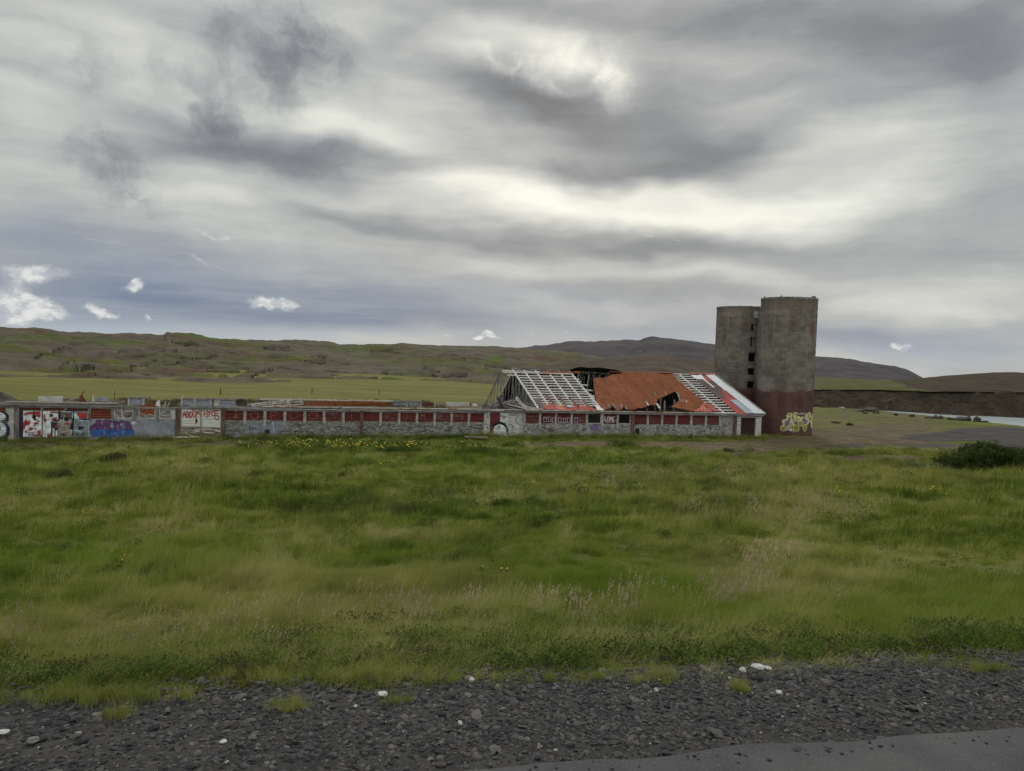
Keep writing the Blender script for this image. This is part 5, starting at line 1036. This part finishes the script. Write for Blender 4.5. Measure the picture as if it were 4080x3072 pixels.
hs=.8+.9*fbm(X*.6,Y*.6,3,71)+.5*fbm(X*.15,Y*.15,2,75); hs=np.clip(hs,.4,1.5)
near_edge=sm(-.2,1.9,q_-5.68); hs*=(.42+.58*near_edge); hs*=.6+.8*sm(-.25,.25,fbm(X*1.3,Y*1.3,3,72)); hs*=1-.35*sm(-16,-5,dv)*sm(8,0,du); hs*=1-.45*sm(.2,.7,ell(px,py,DIRT))
near_wall=(dv<-.2)&(dv>-1.6)&(du<0.3); hs=np.where(near_wall,1.0+.4*RNG.uniform(size=len(hs)),hs)
rough=RNG.uniform(size=len(X))
sc3=np.stack([SC*(.8+.5*rough),SC*(.8+.5*rough),SC*hs*(.75+.5*RNG.uniform(size=len(X)))],1)
kinds=RNG.integers(0,5,len(X)); far_=np.hypot(X,Y)>24; kinds=np.where(far_,5+RNG.integers(0,3,len(X)),kinds)
src=[tuft_src('grass_kind_a%d'%i,(80,34,58,90,26)[i],(.16,.34,.24,.13,.3)[i],(.34,.26,.44,.24,.58)[i],(.008,.011,.008,.007,.007)[i],(.6,.9,.5,1.1,.45)[i],(.30,.12,.45,.05,.5)[i],M['grass'],100+i) for i in range(5)]+[tuft_src('grass_kind_b%d'%i,(60,30,44)[i],(.26,.42,.34)[i],(.36,.26,.5)[i],(.017,.022,.016)[i],(.6,.8,.5)[i],(.2,.1,.35)[i],M['grass'],110+i) for i in range(3)]
g_=instancer('meadow_grass',pts,RNG.normal(0,.9,len(X)),sc3,kinds,src,{'dry':dry,'lush':lush*(1-dry)}); tag(g_,kind='stuff')
# pinkish flowering grass along the foot of the embankment and in patches
x,y=scat(15000,5.6,45); p_=np.stack([x,y,ground(x,y)],1); sx,sy,sd_=proj(p_); qv=QN[0]*x+QN[1]*y
SEED=[(1400,2500,560,60,.95),(1650,2460,400,50,.9),(2400,2440,250,50,1.),(2850,2420,240,50,1.),(850,2620,500,50,.7),(2300,2500,700,40,.6),(150,2600,300,60,.7),(700,1925,260,14,.2),(3050,2060,400,80,.12),(2950,2330,200,60,.35),(2800,1920,600,50,.08),(3550,2420,300,60,.18)]
pr=ell(sx,sy,SEED)*(.35+1.6*np.clip(fbm(x*1.1,y*1.1,3,55)+.2,0,1)); mk=(qv>6.0)&(RNG.uniform(size=len(x))<pr)&in_view(p_)
ns=int(mk.sum()); dd_=np.hypot(x,y)[mk]
tag(instancer('seeding_grass',p_[mk],RNG.uniform(-.5,.5,ns),RNG.uniform(.6,1.2,ns)*np.clip(dd_/14,.7,1.3),RNG.integers(0,3,ns),[tuft_src('seed_kind_%d'%i,14,.25,.62,.006,.35,.45,[M['grass'],M['seed']],130+i,(.9,.009)) for i in range(3)],{'dry':np.full(ns,.6),'lush':np.zeros(ns)}),kind='stuff')
# yellow flowers as clumps
def flower_clump(nf,rad,h,mat,seed,leaves=0,fs=.035):
    r=np.random.default_rng(seed); st=MB(); fl=MB(); lf=MB()
    for k in range(nf):
        x,y=r.normal(0,rad,2)*.6; hh=h*r.uniform(.6,1.2); tx=x+r.normal(.05,.05); ty=y+r.normal(0,.05)
        st.add([(x-.004,y,0),(x+.004,y,0),(tx+.004,ty,hh),(tx-.004,ty,hh)],[(0,1,2,3)])
        s_=fs*r.uniform(.7,1.3); n6=6; ti=r.uniform(-.5,.5,2); ring=[(tx+s_*math.cos(j*math.pi/3),ty+s_*math.sin(j*math.pi/3),hh+.012+s_*(ti[0]*math.cos(j*math.pi/3)+ti[1]*math.sin(j*math.pi/3))) for j in range(6)]
        fl.add([*ring,(tx,ty,hh-.012)],[(j,(j+1)%6,6) for j in range(6)])
    for k in range(leaves):
        x,y=r.normal(0,rad,2)*.7; z=abs(r.normal(0,h*.45)); a=r.uniform(0,6.28); s_=.08*r.uniform(.6,1.5); e=r.normal(0,.4)
        lf.add([(x,y,z),(x+s_*math.cos(a)-.3*s_*math.sin(a),y+s_*math.sin(a)+.3*s_*math.cos(a),z+s_*.5+e*.05),(x+2*s_*math.cos(a),y+2*s_*math.sin(a),z+s_*.3),(x+s_*math.cos(a)+.3*s_*math.sin(a),y+s_*math.sin(a)-.3*s_*math.cos(a),z+s_*.4-e*.05)],[(0,1,2,3)])
    return st,fl,lf,mat
def place_flowers(px_,py_,nf,rad,h,label,seed,leaves=0,mat='yellow',fs=.035):
    p=gterr(px_,py_); st,fl,lf,mt=flower_clump(nf,rad,h,mat,seed,leaves,fs); t_=empty('flower_clump',(p[0],p[1],float(ground(p[0],p[1]))),0,label,'wildflowers','wildflower clumps in the meadow')
    for mb,nm,mm in ((st,'stem','weed'),(fl,'blossom',mat),(lf,'leaf','weed')):
        if mb.f:
            mb.v=[(a+p[0],b+p[1],c+t_['_rt'][2]) for a,b,c in mb.v]; o=mb.build(nm+'s' if False else nm,M[mm],t_); o['kind']='stuff'
for i,a in enumerate(((343,2085,9,.22,.42,'small yellow flower clump in the grass on the left, with a dark weed beside it'),(490,2268,7,.16,.4,'yellow flower clump low on the left, nearest of the clumps on that side'),(1560,1870,14,.5,.45,'yellow flower clump in the grass below the plain red panel'),(1938,2340,5,.3,.38,'few scattered yellow flowers at the middle of the near slope'),
   (3125,1910,30,.8,.5,'largest yellow flower clump right of the middle, below the barn door'),(2880,1897,6,.5,.45,'three tiny yellow flowers left of the largest right-hand clump'),(3030,2070,6,.4,.4,'thin yellow flower clump under the largest right-hand clump'),(3740,1992,14,.6,.45,'yellow flower clump below the big dark bush'),
   (3820,2288,6,.4,.35,'faint yellow flowers near the right edge of the near slope'),(3450,1922,8,.5,.4,'pale yellow flowers right of the largest clump'),(3650,1912,5,.4,.4,'single pale flowers just below the silvery low plants'),(2095,1942,5,.3,.4,'two yellow flowers in the meadow left of the dark hollow'),(1690,1925,4,.3,.4,'lone yellow flowers midway down the meadow, left of centre'),(2230,1812,16,1.,.35,'row of small pale yellow flowers under the barn'),(1900,1788,26,1.1,.45,'yellow flower clump right of the long flower bed'),(3370,1985,5,.4,.4,'few pale blossoms in the right-hand meadow'))):
    place_flowers(a[0],a[1],a[2],a[3],a[4],a[5],300+i,leaves=20,mat='yellow',fs=.04 if a[1]<2000 else .022)
# long bed of weeds with yellow flowers in front of the wall
fx=[];
for cx,cy,rx,ry,n in ((1350,1772,330,18,420),(1150,1778,130,10,130),(1480,1785,190,12,240),(1900,1788,80,8,40),(1620,1775,60,12,70)):
    for k in range(n):
        p=gterr(cx+RNG.normal(0,rx*.5),cy+12+RNG.normal(0,ry*.5)); fx.append(p)
fx=np.array(fx); fx[:,2]=ground(fx[:,0],fx[:,1])
def leafy_src(name,nl,rad,h,ls,mats,seed,blos=0):
    r=np.random.default_rng(seed); V=[];Fq=[];mi=[]
    for k in range(nl):
        u_=r.normal(0,1,3); u_/=np.linalg.norm(u_); rr=r.uniform(.35,1)**.5; c=np.array([u_[0]*rad*rr,u_[1]*rad*rr,h*(.45+.5*u_[2]*rr)]); c[2]=max(c[2],.02)
        a=r.normal(0,1,3); a/=np.linalg.norm(a); b=np.cross(a,r.normal(0,1,3)); b/=np.linalg.norm(b); s_=ls*r.uniform(.6,1.4); o_=len(V); V+= [c-a*s_,c-b*s_*.45,c+a*s_,c+b*s_*.45]; Fq.append((o_,o_+1,o_+2,o_+3)); mi.append(0)
    for k in range(blos):
        c=np.array([*(r.normal(0,rad*.5,2)),h*r.uniform(.8,1.15)]); s_=.036*r.uniform(.7,1.3); o_=len(V); V+= [c+[-s_,-s_,0],c+[s_,-s_,.01],c+[s_,s_,.03],c+[-s_,s_,.02]]; Fq.append((o_,o_+1,o_+2,o_+3)); mi.append(1)
    me=mesh_np(name,np.array(V),np.array(Fq),mats,False); me.polygons.foreach_set('material_index',mi); return bpy.data.objects.new(name,me)
n=len(fx); tag(instancer('flowering_weeds',fx,RNG.uniform(0,6.28,n),RNG.uniform(.5,1.2,n),RNG.integers(0,3,n),[leafy_src('weed_kind_%d'%i,90,.34,.42,.055,[M['weed'],M['yellow']],400+i,3 if i==1 else (1 if i else 0)) for i in range(3)]),kind='stuff')
# nettles and rank growth along the wall foot, rubble strip behind the wing
wx=[]
for k in range(900):
    x0_=RNG.uniform(900,3030); p=gz(x0_,1740,0); u_=WU(x0_,1740); 
    vv=-RNG.uniform(.15,1.7); p=P(u_,vv,0); wx.append(p)
wx=np.array(wx); wx[:,2]=ground(wx[:,0],wx[:,1])-.05; n=len(wx)
tag(instancer('wall_foot_weeds',wx,RNG.uniform(0,6.28,n),RNG.uniform(.45,1.05,n)*(.7+.8*np.clip(fbm(wx[:,0]*.4,wx[:,1]*.4,3,8)+.3,0,1)),RNG.integers(0,3,n),[tuft_src('rank_kind_%d'%i,60,.3,.42,.02,.45,.2,[M['weed']],420+i) for i in range(3)]),kind='stuff')
rx2=[]
for k in range(2600):
    u_=RNG.uniform(-68,-26); vv=RNG.uniform(24,46); rx2.append(P(u_,vv,0))
rx2=np.array(rx2); rx2[:,2]=ground(rx2[:,0],rx2[:,1]); n=len(rx2)
def rubble_src(name,s_,seed,mat): 
    r=np.random.default_rng(seed); import bmesh; bm=bmesh.new(); bmesh.ops.create_icosphere(bm,subdivisions=1,radius=s_)
    st_=r.uniform(.7,1.3,3)
    for v_ in bm.verts: v_.co=Vector([c*k*r.uniform(.75,1.2) for c,k in zip(v_.co,(st_[0],st_[1],st_[2]*.6))])
    me=bpy.data.meshes.new(name); bm.to_mesh(me); bm.free(); me.materials.append(mat); return bpy.data.objects.new(name,me)
tag(instancer('rubble_and_dead_weeds',rx2,RNG.uniform(0,6.28,n),RNG.uniform(.6,1.6,n),RNG.integers(0,4,n),[leafy_src('rub_a%d'%i,60,.4,.3,.05,[M['scrub'],M['scrub']],430+i) for i in range(2)]+[tuft_src('rub_b0',40,.35,.32,.02,.6,.2,[M['seed']],440),rubble_src('rub_c0',.22,441,M['boulder'])]),kind='stuff')
x,y=np.concatenate([np.array(scat(5600,6.2,70)),np.array(scat(2600,6.,10))],1); p_=np.stack([x,y,ground(x,y)],1); dv2=(x-P0[0])*VV[0]+(y-P0[1])*VV[1]; sx,sy,sd_=proj(p_)
HOL=[(1750,2020,420,50,1.),(2000,2010,200,40,1.),(470,1850,300,30,.7),(2250,1850,500,30,.5),(2700,2180,400,40,.5),(1100,2150,400,40,.5),(3300,2200,500,50,.5),(3000,2500,600,60,.6),(2250,2470,120,60,1.),(350,2230,300,50,.4),(1400,1950,500,30,.5),(2900,1880,200,20,.5),(1900,2600,1500,50,.6),(3000,2590,1200,70,1.3),(3900,2560,500,80,1.3)]
fq=QN[0]*x+QN[1]*y-5.68; pr=.20+1.0*ell(sx,sy,HOL)+1.2*sm(2.2,.6,fq)*sm(.1,.5,fq)+1.1*np.clip(fbm(x*.5,y*.5,4,155)-.12,0,1); mk=(QN[0]*x+QN[1]*y>5.95)&(dv2<-2.5)&(RNG.uniform(size=len(x))<pr*.75)&in_view(p_)&(RNG.uniform(size=len(x))>ell(sx,sy,DIRT)*1.3)
nw=int(mk.sum()); tag(instancer('meadow_weeds',p_[mk],RNG.uniform(0,6.28,nw),RNG.uniform(.5,1.15,nw)*np.clip(np.hypot(x,y)[mk]/25,.55,1.25),RNG.integers(0,3,nw),[leafy_src('herb_kind_%d'%i,120,.30,.36,.032,[M[('weed','scrub','weed')[i]]]*2,460+i) for i in range(3)]),kind='stuff')
# ------------------------------------------------------------------ bushes
def bush(name,p,lobes,nleaf,ls,mat,label,cat,group=None,seed=1,stems=14):
    r=np.random.default_rng(seed); V=[];Fq=[]; t_=empty(name,p,0,label,cat,group); vol=np.array([a[3]*a[4]*a[5] for a in lobes]); vol=vol/vol.sum()
    for (cx,cy,cz,rx3,ry3,rz3),w_ in zip(lobes,vol):
        nn=int(nleaf*w_); u_=r.normal(0,1,(nn,3)); u_/=np.linalg.norm(u_,axis=1)[:,None]; rr=r.uniform(.25,1,nn)**.4
        lump=1+.5*fbm(u_[:,0]*3+cx,u_[:,1]*3+u_[:,2]*3,4,seed)
        c=np.stack([cx+u_[:,0]*rx3*rr*lump,cy+u_[:,1]*ry3*rr*lump,cz+u_[:,2]*rz3*rr*lump],1); keep=(fbm(c[:,0]*2.2,c[:,1]*2.2+c[:,2]*2.5,3,seed+3)>-.12)&(c[:,2]>0); c=c[keep]
        c+=r.normal(0,.07,(len(c),3)); nn=len(c)
        a=r.normal(0,1,(nn,3)); a[:,2]+=.6; a/=np.linalg.norm(a,axis=1)[:,None]; b=np.cross(a,r.normal(0,1,(nn,3))); b/=np.linalg.norm(b,axis=1)[:,None]; s_=(ls*r.uniform(.6,1.4,nn))[:,None]
        q4=np.stack([c-a*s_,c-b*s_*.4,c+a*s_,c+b*s_*.4],1).reshape(-1,3); b0=len(V)*0+sum(len(x) for x in V); V.append(q4); Fq.append(np.arange(nn*4).reshape(-1,4)+b0)
    mobj('foliage',mesh_np('foliage',np.concatenate(V),np.concatenate(Fq),[mat],False),t_)
    mb=MB(); o=np.array(t_['_rt'][:3])
    for k in range(stems):
        l_=lobes[r.integers(0,len(lobes))]; e=np.array([l_[0]+r.normal(0,l_[3]*.3),l_[1]+r.normal(0,l_[4]*.3),l_[2]+l_[5]*.5]); b=np.array([e[0]*.75,e[1]*.75,-.1]); mb.beam(b+o,e+o,.05,.05)
    mb.build('stems',M['bark'],t_)
    return t_
p=gterr(3985,1878); p[2]=float(ground(p[0],p[1]))
k=p[1]/2950*1.0   # metres per photo pixel at the bush
L=[(-150,.0,42,90,1.6,38),(-90,.2,58,80,1.7,48),(-40,.6,62,70,1.8,55),(10,.3,50,80,1.8,46),(60,.0,48,90,1.9,46),(120,.2,44,90,1.8,44),(180,0,40,100,1.8,40),(-190,.2,24,60,1.2,24),(240,.2,34,90,1.6,34)]
bush('willow_bush',p,[(a*k,b,c*k,rx3*k,ry3,rz3*k) for a,b,c,rx3,ry3,rz3 in L],42000,.075,M['bush'],'big dark green bush at the right edge of the meadow','bush',seed=5)
for cx,cy,wd,ht,lb,mt,nm in ((3700,1868,150,28,'low silvery green plants spreading left of the big dark bush','palebush','low_plants'),(470,1838,105,30,'dark scrubby bush in the upper left of the meadow, widest of the dark clumps','scrub','scrub_bush'),(365,1850,50,14,'small dark clump left of the scrubby bush in the upper left','scrub','scrub_bush'),(240,1900,90,16,'low dark clump near the left edge under the striped letter wall','scrub','scrub_bush'),
  (1830,2025,70,34,'dark bushy weed left of centre in the meadow hollow','weed','scrub_bush'),(2010,2015,70,26,'darkest green clump at centre, right of the hollow','weed','scrub_bush'),(1650,2040,90,22,'brownish low clump at the left end of the hollow','scrub','scrub_bush'),(2050,1780,95,24,'leafy green clump before the barn, right of the flower bed','weed','scrub_bush'),(2480,1778,90,26,'green mound of weeds before the barn door side, with pale heads','weed','scrub_bush'),(2905,1797,32,12,'small dark tuft on the dirt track before the barn door','scrub','scrub_bush'),
  (2215,1968,55,16,'low brownish clump with yellowish top right of centre','scrub','scrub_bush'),(1020,1888,34,10,'little dark tuft below the grey block letters','scrub','scrub_bush'),(600,1925,60,16,'grey-brown clump in the left meadow, above the pale grass','scrub','scrub_bush'),(370,2100,45,18,'dark weed beside the left yellow flowers','weed','scrub_bush'),(1380,1895,45,10,'low dark weed tuft below the brown wall pillar','scrub','scrub_bush'),(3385,1690,28,9,'small dark clump on the yard right of the silos','scrub','scrub_bush'),(3325,1682,24,5,'tiny low dark clump on the yard nearest the taller silo','scrub','scrub_bush'),(390,1990,70,14,'low dark weeds in the left meadow, between scrub and flowers','weed','scrub_bush'),(1720,2085,60,14,'low green-brown weeds just under the hollow','weed','scrub_bush'),(2180,1860,60,14,'low green clump midway between barn and hollow','weed','scrub_bush'),(2290,2440,60,28,'dark green weed clump at the foot of the near slope, centre right','weed','scrub_bush')):
    p=gterr(cx,cy+4); p[2]=float(ground(p[0],p[1])); k=max(p[1],6)/2950; r=np.random.default_rng(int(cx))
    L=[(a*wd*.5*k+r.normal(0,.05),r.normal(0,.25),ht*.35*k*r.uniform(.7,1.2),wd*.36*k*r.uniform(.7,1.1),max(.35,wd*.25*k),ht*.75*k*r.uniform(.6,1.1)) for a in (-.8,-.4,0,.35,.75)]
    bush(nm,p,L,int(min(9000,max(900,wd*ht*2.2))),.035 if p[1]<30 else .05,M[mt],lb,'plants' if nm=='low_plants' else 'bush',seed=int(cx)%97,stems=4,group=None if nm=='low_plants' else 'scrub and weed clumps in the meadow')
# ------------------------------------------------------------------ rocks
def rock(px_,py_,wpx,hpx,mat,label,name='boulder',seed=0,z=None,group='boulders on the river bank'):
    import bmesh
    p=gterr(px_,py_) if z is None else gz(px_,py_,z); k=np.linalg.norm(p-C0)/2950; bm=bmesh.new(); bmesh.ops.create_icosphere(bm,subdivisions=3,radius=1.); r=random.Random(seed)
    from mathutils import noise
    off=Vector((r.random()*50,r.random()*50,r.random()*50))
    for v_ in bm.verts:
        f=1+.45*noise.noise(v_.co*1.1+off)+.18*noise.noise(v_.co*3+off); v_.co=Vector((v_.co.x*f*wpx/2*k,v_.co.y*f*wpx/2.4*k,v_.co.z*f*hpx*.62*k+hpx*.3*k))
    me=bpy.data.meshes.new(name); bm.to_mesh(me); bm.free(); me.materials.append(M[mat]); o=bpy.data.objects.new(name,me); link(o); o.location=Vector(p); o.rotation_euler=(0,0,r.random()*6); return tag(o,label,'rock',group)
ords='first second third fourth fifth sixth seventh eighth ninth tenth eleventh twelfth thirteenth'.split()
for i,(x,y,w_,h_) in enumerate(((3570,1656,16,10),(3628,1660,14,8),(3640,1661,12,11),(3702,1667,30,8),(3727,1668,18,14),(3748,1669,16,12),(3782,1672,18,9),(3798,1674,16,9),(3832,1675,44,15),(3852,1676,28,16),(3893,1680,26,18),(3922,1682,26,6),(3972,1685,28,10))):
    rock(x,y,w_,h_,'boulder','dark river-bank boulder, %s from the left in the row along the water'%ords[i],seed=i)
for i,(x,y,w_,h_,mt,lb) in enumerate(((3430,1628,16,15,'conc_peel','pale upright block on the rock pile at the near end of the river'),(3352,1630,26,9,'conc_peel','pale low rock left of the rock pile by the river'),(3425,1640,44,9,'boulder','wide dark rock at the foot of the river rock pile'),(3470,1640,50,16,'boulder','brown hump of rock right of the pale upright block'),(3448,1648,20,9,'boulder','dark green-grey rock low in the river rock pile'),(3490,1647,26,8,'boulder','flat rock at the right end of the river rock pile'),
  (3487,1624,10,8,'conc_peel','small pinkish rock at the bank right of the pile'),(3246,1614,14,4,'conc_white','tiny white rock by the right edge of the taller silo'),(3386,1751,6,3,'conc_white','white pebble on the dirt yard right of the silos'),(3732,1790,9,3,'conc_white','white stone on the yard beside the big bush'),(1110,1798,36,9,'boulder','brown flat stone in front of the yellow flower bed'))):
    rock(x,y,w_,h_,mt,lb,seed=40+i,group='loose rocks' if i>6 else 'rock pile by the river',name='rock')
# heap of dark earth far left
p=P(WU(-20,1600,10.),10.,0); rr_=np.linspace(0,1,14); tt=np.linspace(0,2*math.pi,41)[:-1]
V=[(p[0]+r*5.2*math.cos(t),p[1]+r*3.*math.sin(t),-.3+3.25*(1-r**1.5)+.25*vn(r*6,t*3,2)) for r in rr_ for t in tt]
hp=mesh_np('earth_heap',np.array(V),grid_faces(14,40,True),M['plankdk'],True); tag(mobj('earth_heap',hp),'dark heap of debris behind the wall at the far left edge','heap')
# ------------------------------------------------------------------ stones on the verge
n=52000; t_=RNG.uniform(-7.,12,n); qv=RNG.uniform(4.02,6.1,n); x=QN[1]*t_+QN[0]*qv; y=-QN[0]*t_+QN[1]*qv
ed=edgeq(x,y); thin=np.where(qv<4.2,.06,np.where(qv<4.45,.4,1.))*np.where(qv>ed+.28,.25,1.); leftb=sm(-.8,-2.5,x); thin=thin*(1-.45*leftb)
mk=(RNG.uniform(size=n)<thin); x,y,qv=x[mk],y[mk],qv[mk]; z=5.005+(4.80-5.005)*(qv-3.9)/(5.95-3.9); z=np.where(qv<4.16,5.022,z)
sz=.0105*np.exp(RNG.normal(0,.42,len(x))); n=len(x)
tag(instancer('verge_stones',np.stack([x,y,z+sz*.2],1),RNG.uniform(0,6.28,n),np.stack([sz*RNG.uniform(.9,1.7,n),sz*RNG.uniform(.9,1.5,n),sz*RNG.uniform(.6,1.1,n)],1)*1.0,RNG.integers(0,6,n),[rubble_src('stone_kind_%d'%i,1.,500+i,M['stone']) for i in range(6)],tilt=RNG.normal(0,.25,(n,2)).astype(np.float32)),kind='stuff')
n=120; t_=RNG.uniform(-5,8,n); qv=RNG.uniform(4.3,5.8,n); x=QN[1]*t_+QN[0]*qv; y=-QN[0]*t_+QN[1]*qv; z=5.0+(4.80-5.0)*(qv-4.163)/(5.95-4.163)+.006; sz=.009*np.exp(RNG.normal(0,.35,n))
tag(instancer('pale_stones',np.stack([x,y,z],1),RNG.uniform(0,6.28,n),sz,RNG.integers(0,4,n),[rubble_src('pale_kind_%d'%i,1.,520+i,M['stone_pale']) for i in range(4)]),kind='stuff')
for i,(x,y,w_,h_,lb) in enumerate(((3020,2660,40,13,'lumpy white litter at the grass edge of the road verge, biggest piece'),(3060,2664,26,9,'white litter scrap just right of the lumpy piece'),(2960,2672,24,12,'small white scrap left of the lumpy piece'),(1527,2766,38,8,'flat white scrap lying at the verge edge, left of centre'),(2614,2752,16,12,'small white chip standing on the dark gravel'),(3106,2760,24,9,'white chip on the gravel below the lumpy litter'),(1880,2712,24,12,'pale lump at the grass edge in the middle'),(12,2918,30,8,'white scrap on the gravel at the left edge'),(130,2955,38,13,'pinkish pale lump on the gravel at the lower left'),(888,2958,26,9,'pale stone in the gravel at the left, biggest there'))):
    rock(x,y,w_,h_,'litter' if i!=8 else 'conc_peel',lb,seed=80+i,z=4.92,group='pale scraps on the verge',name='litter')
# small plants growing out of the verge
sx_=[];
for cx,cy,rx3,ry3,n in ((1170,2810,60,22,16),(460,2845,50,22,10),(1600,2790,60,20,8),(2950,2740,40,25,8),(400,2770,400,24,60),(1400,2690,400,16,50),(2350,2700,500,10,20),(2650,2690,90,14,14),(3900,2660,160,12,14)):
    for k in range(n): sx_.append(gz(cx+RNG.normal(0,rx3*.5),cy+RNG.normal(0,ry3*.5),4.88))
sx_=np.array(sx_); n=len(sx_); sx_[:,2]-=.01
tag(instancer('verge_plants',sx_,RNG.uniform(0,6.28,n),RNG.uniform(.15,.38,n),RNG.integers(0,5,n),src,{'dry':RNG.uniform(.2,1,n),'lush':RNG.uniform(0,.5,n)}),kind='stuff')
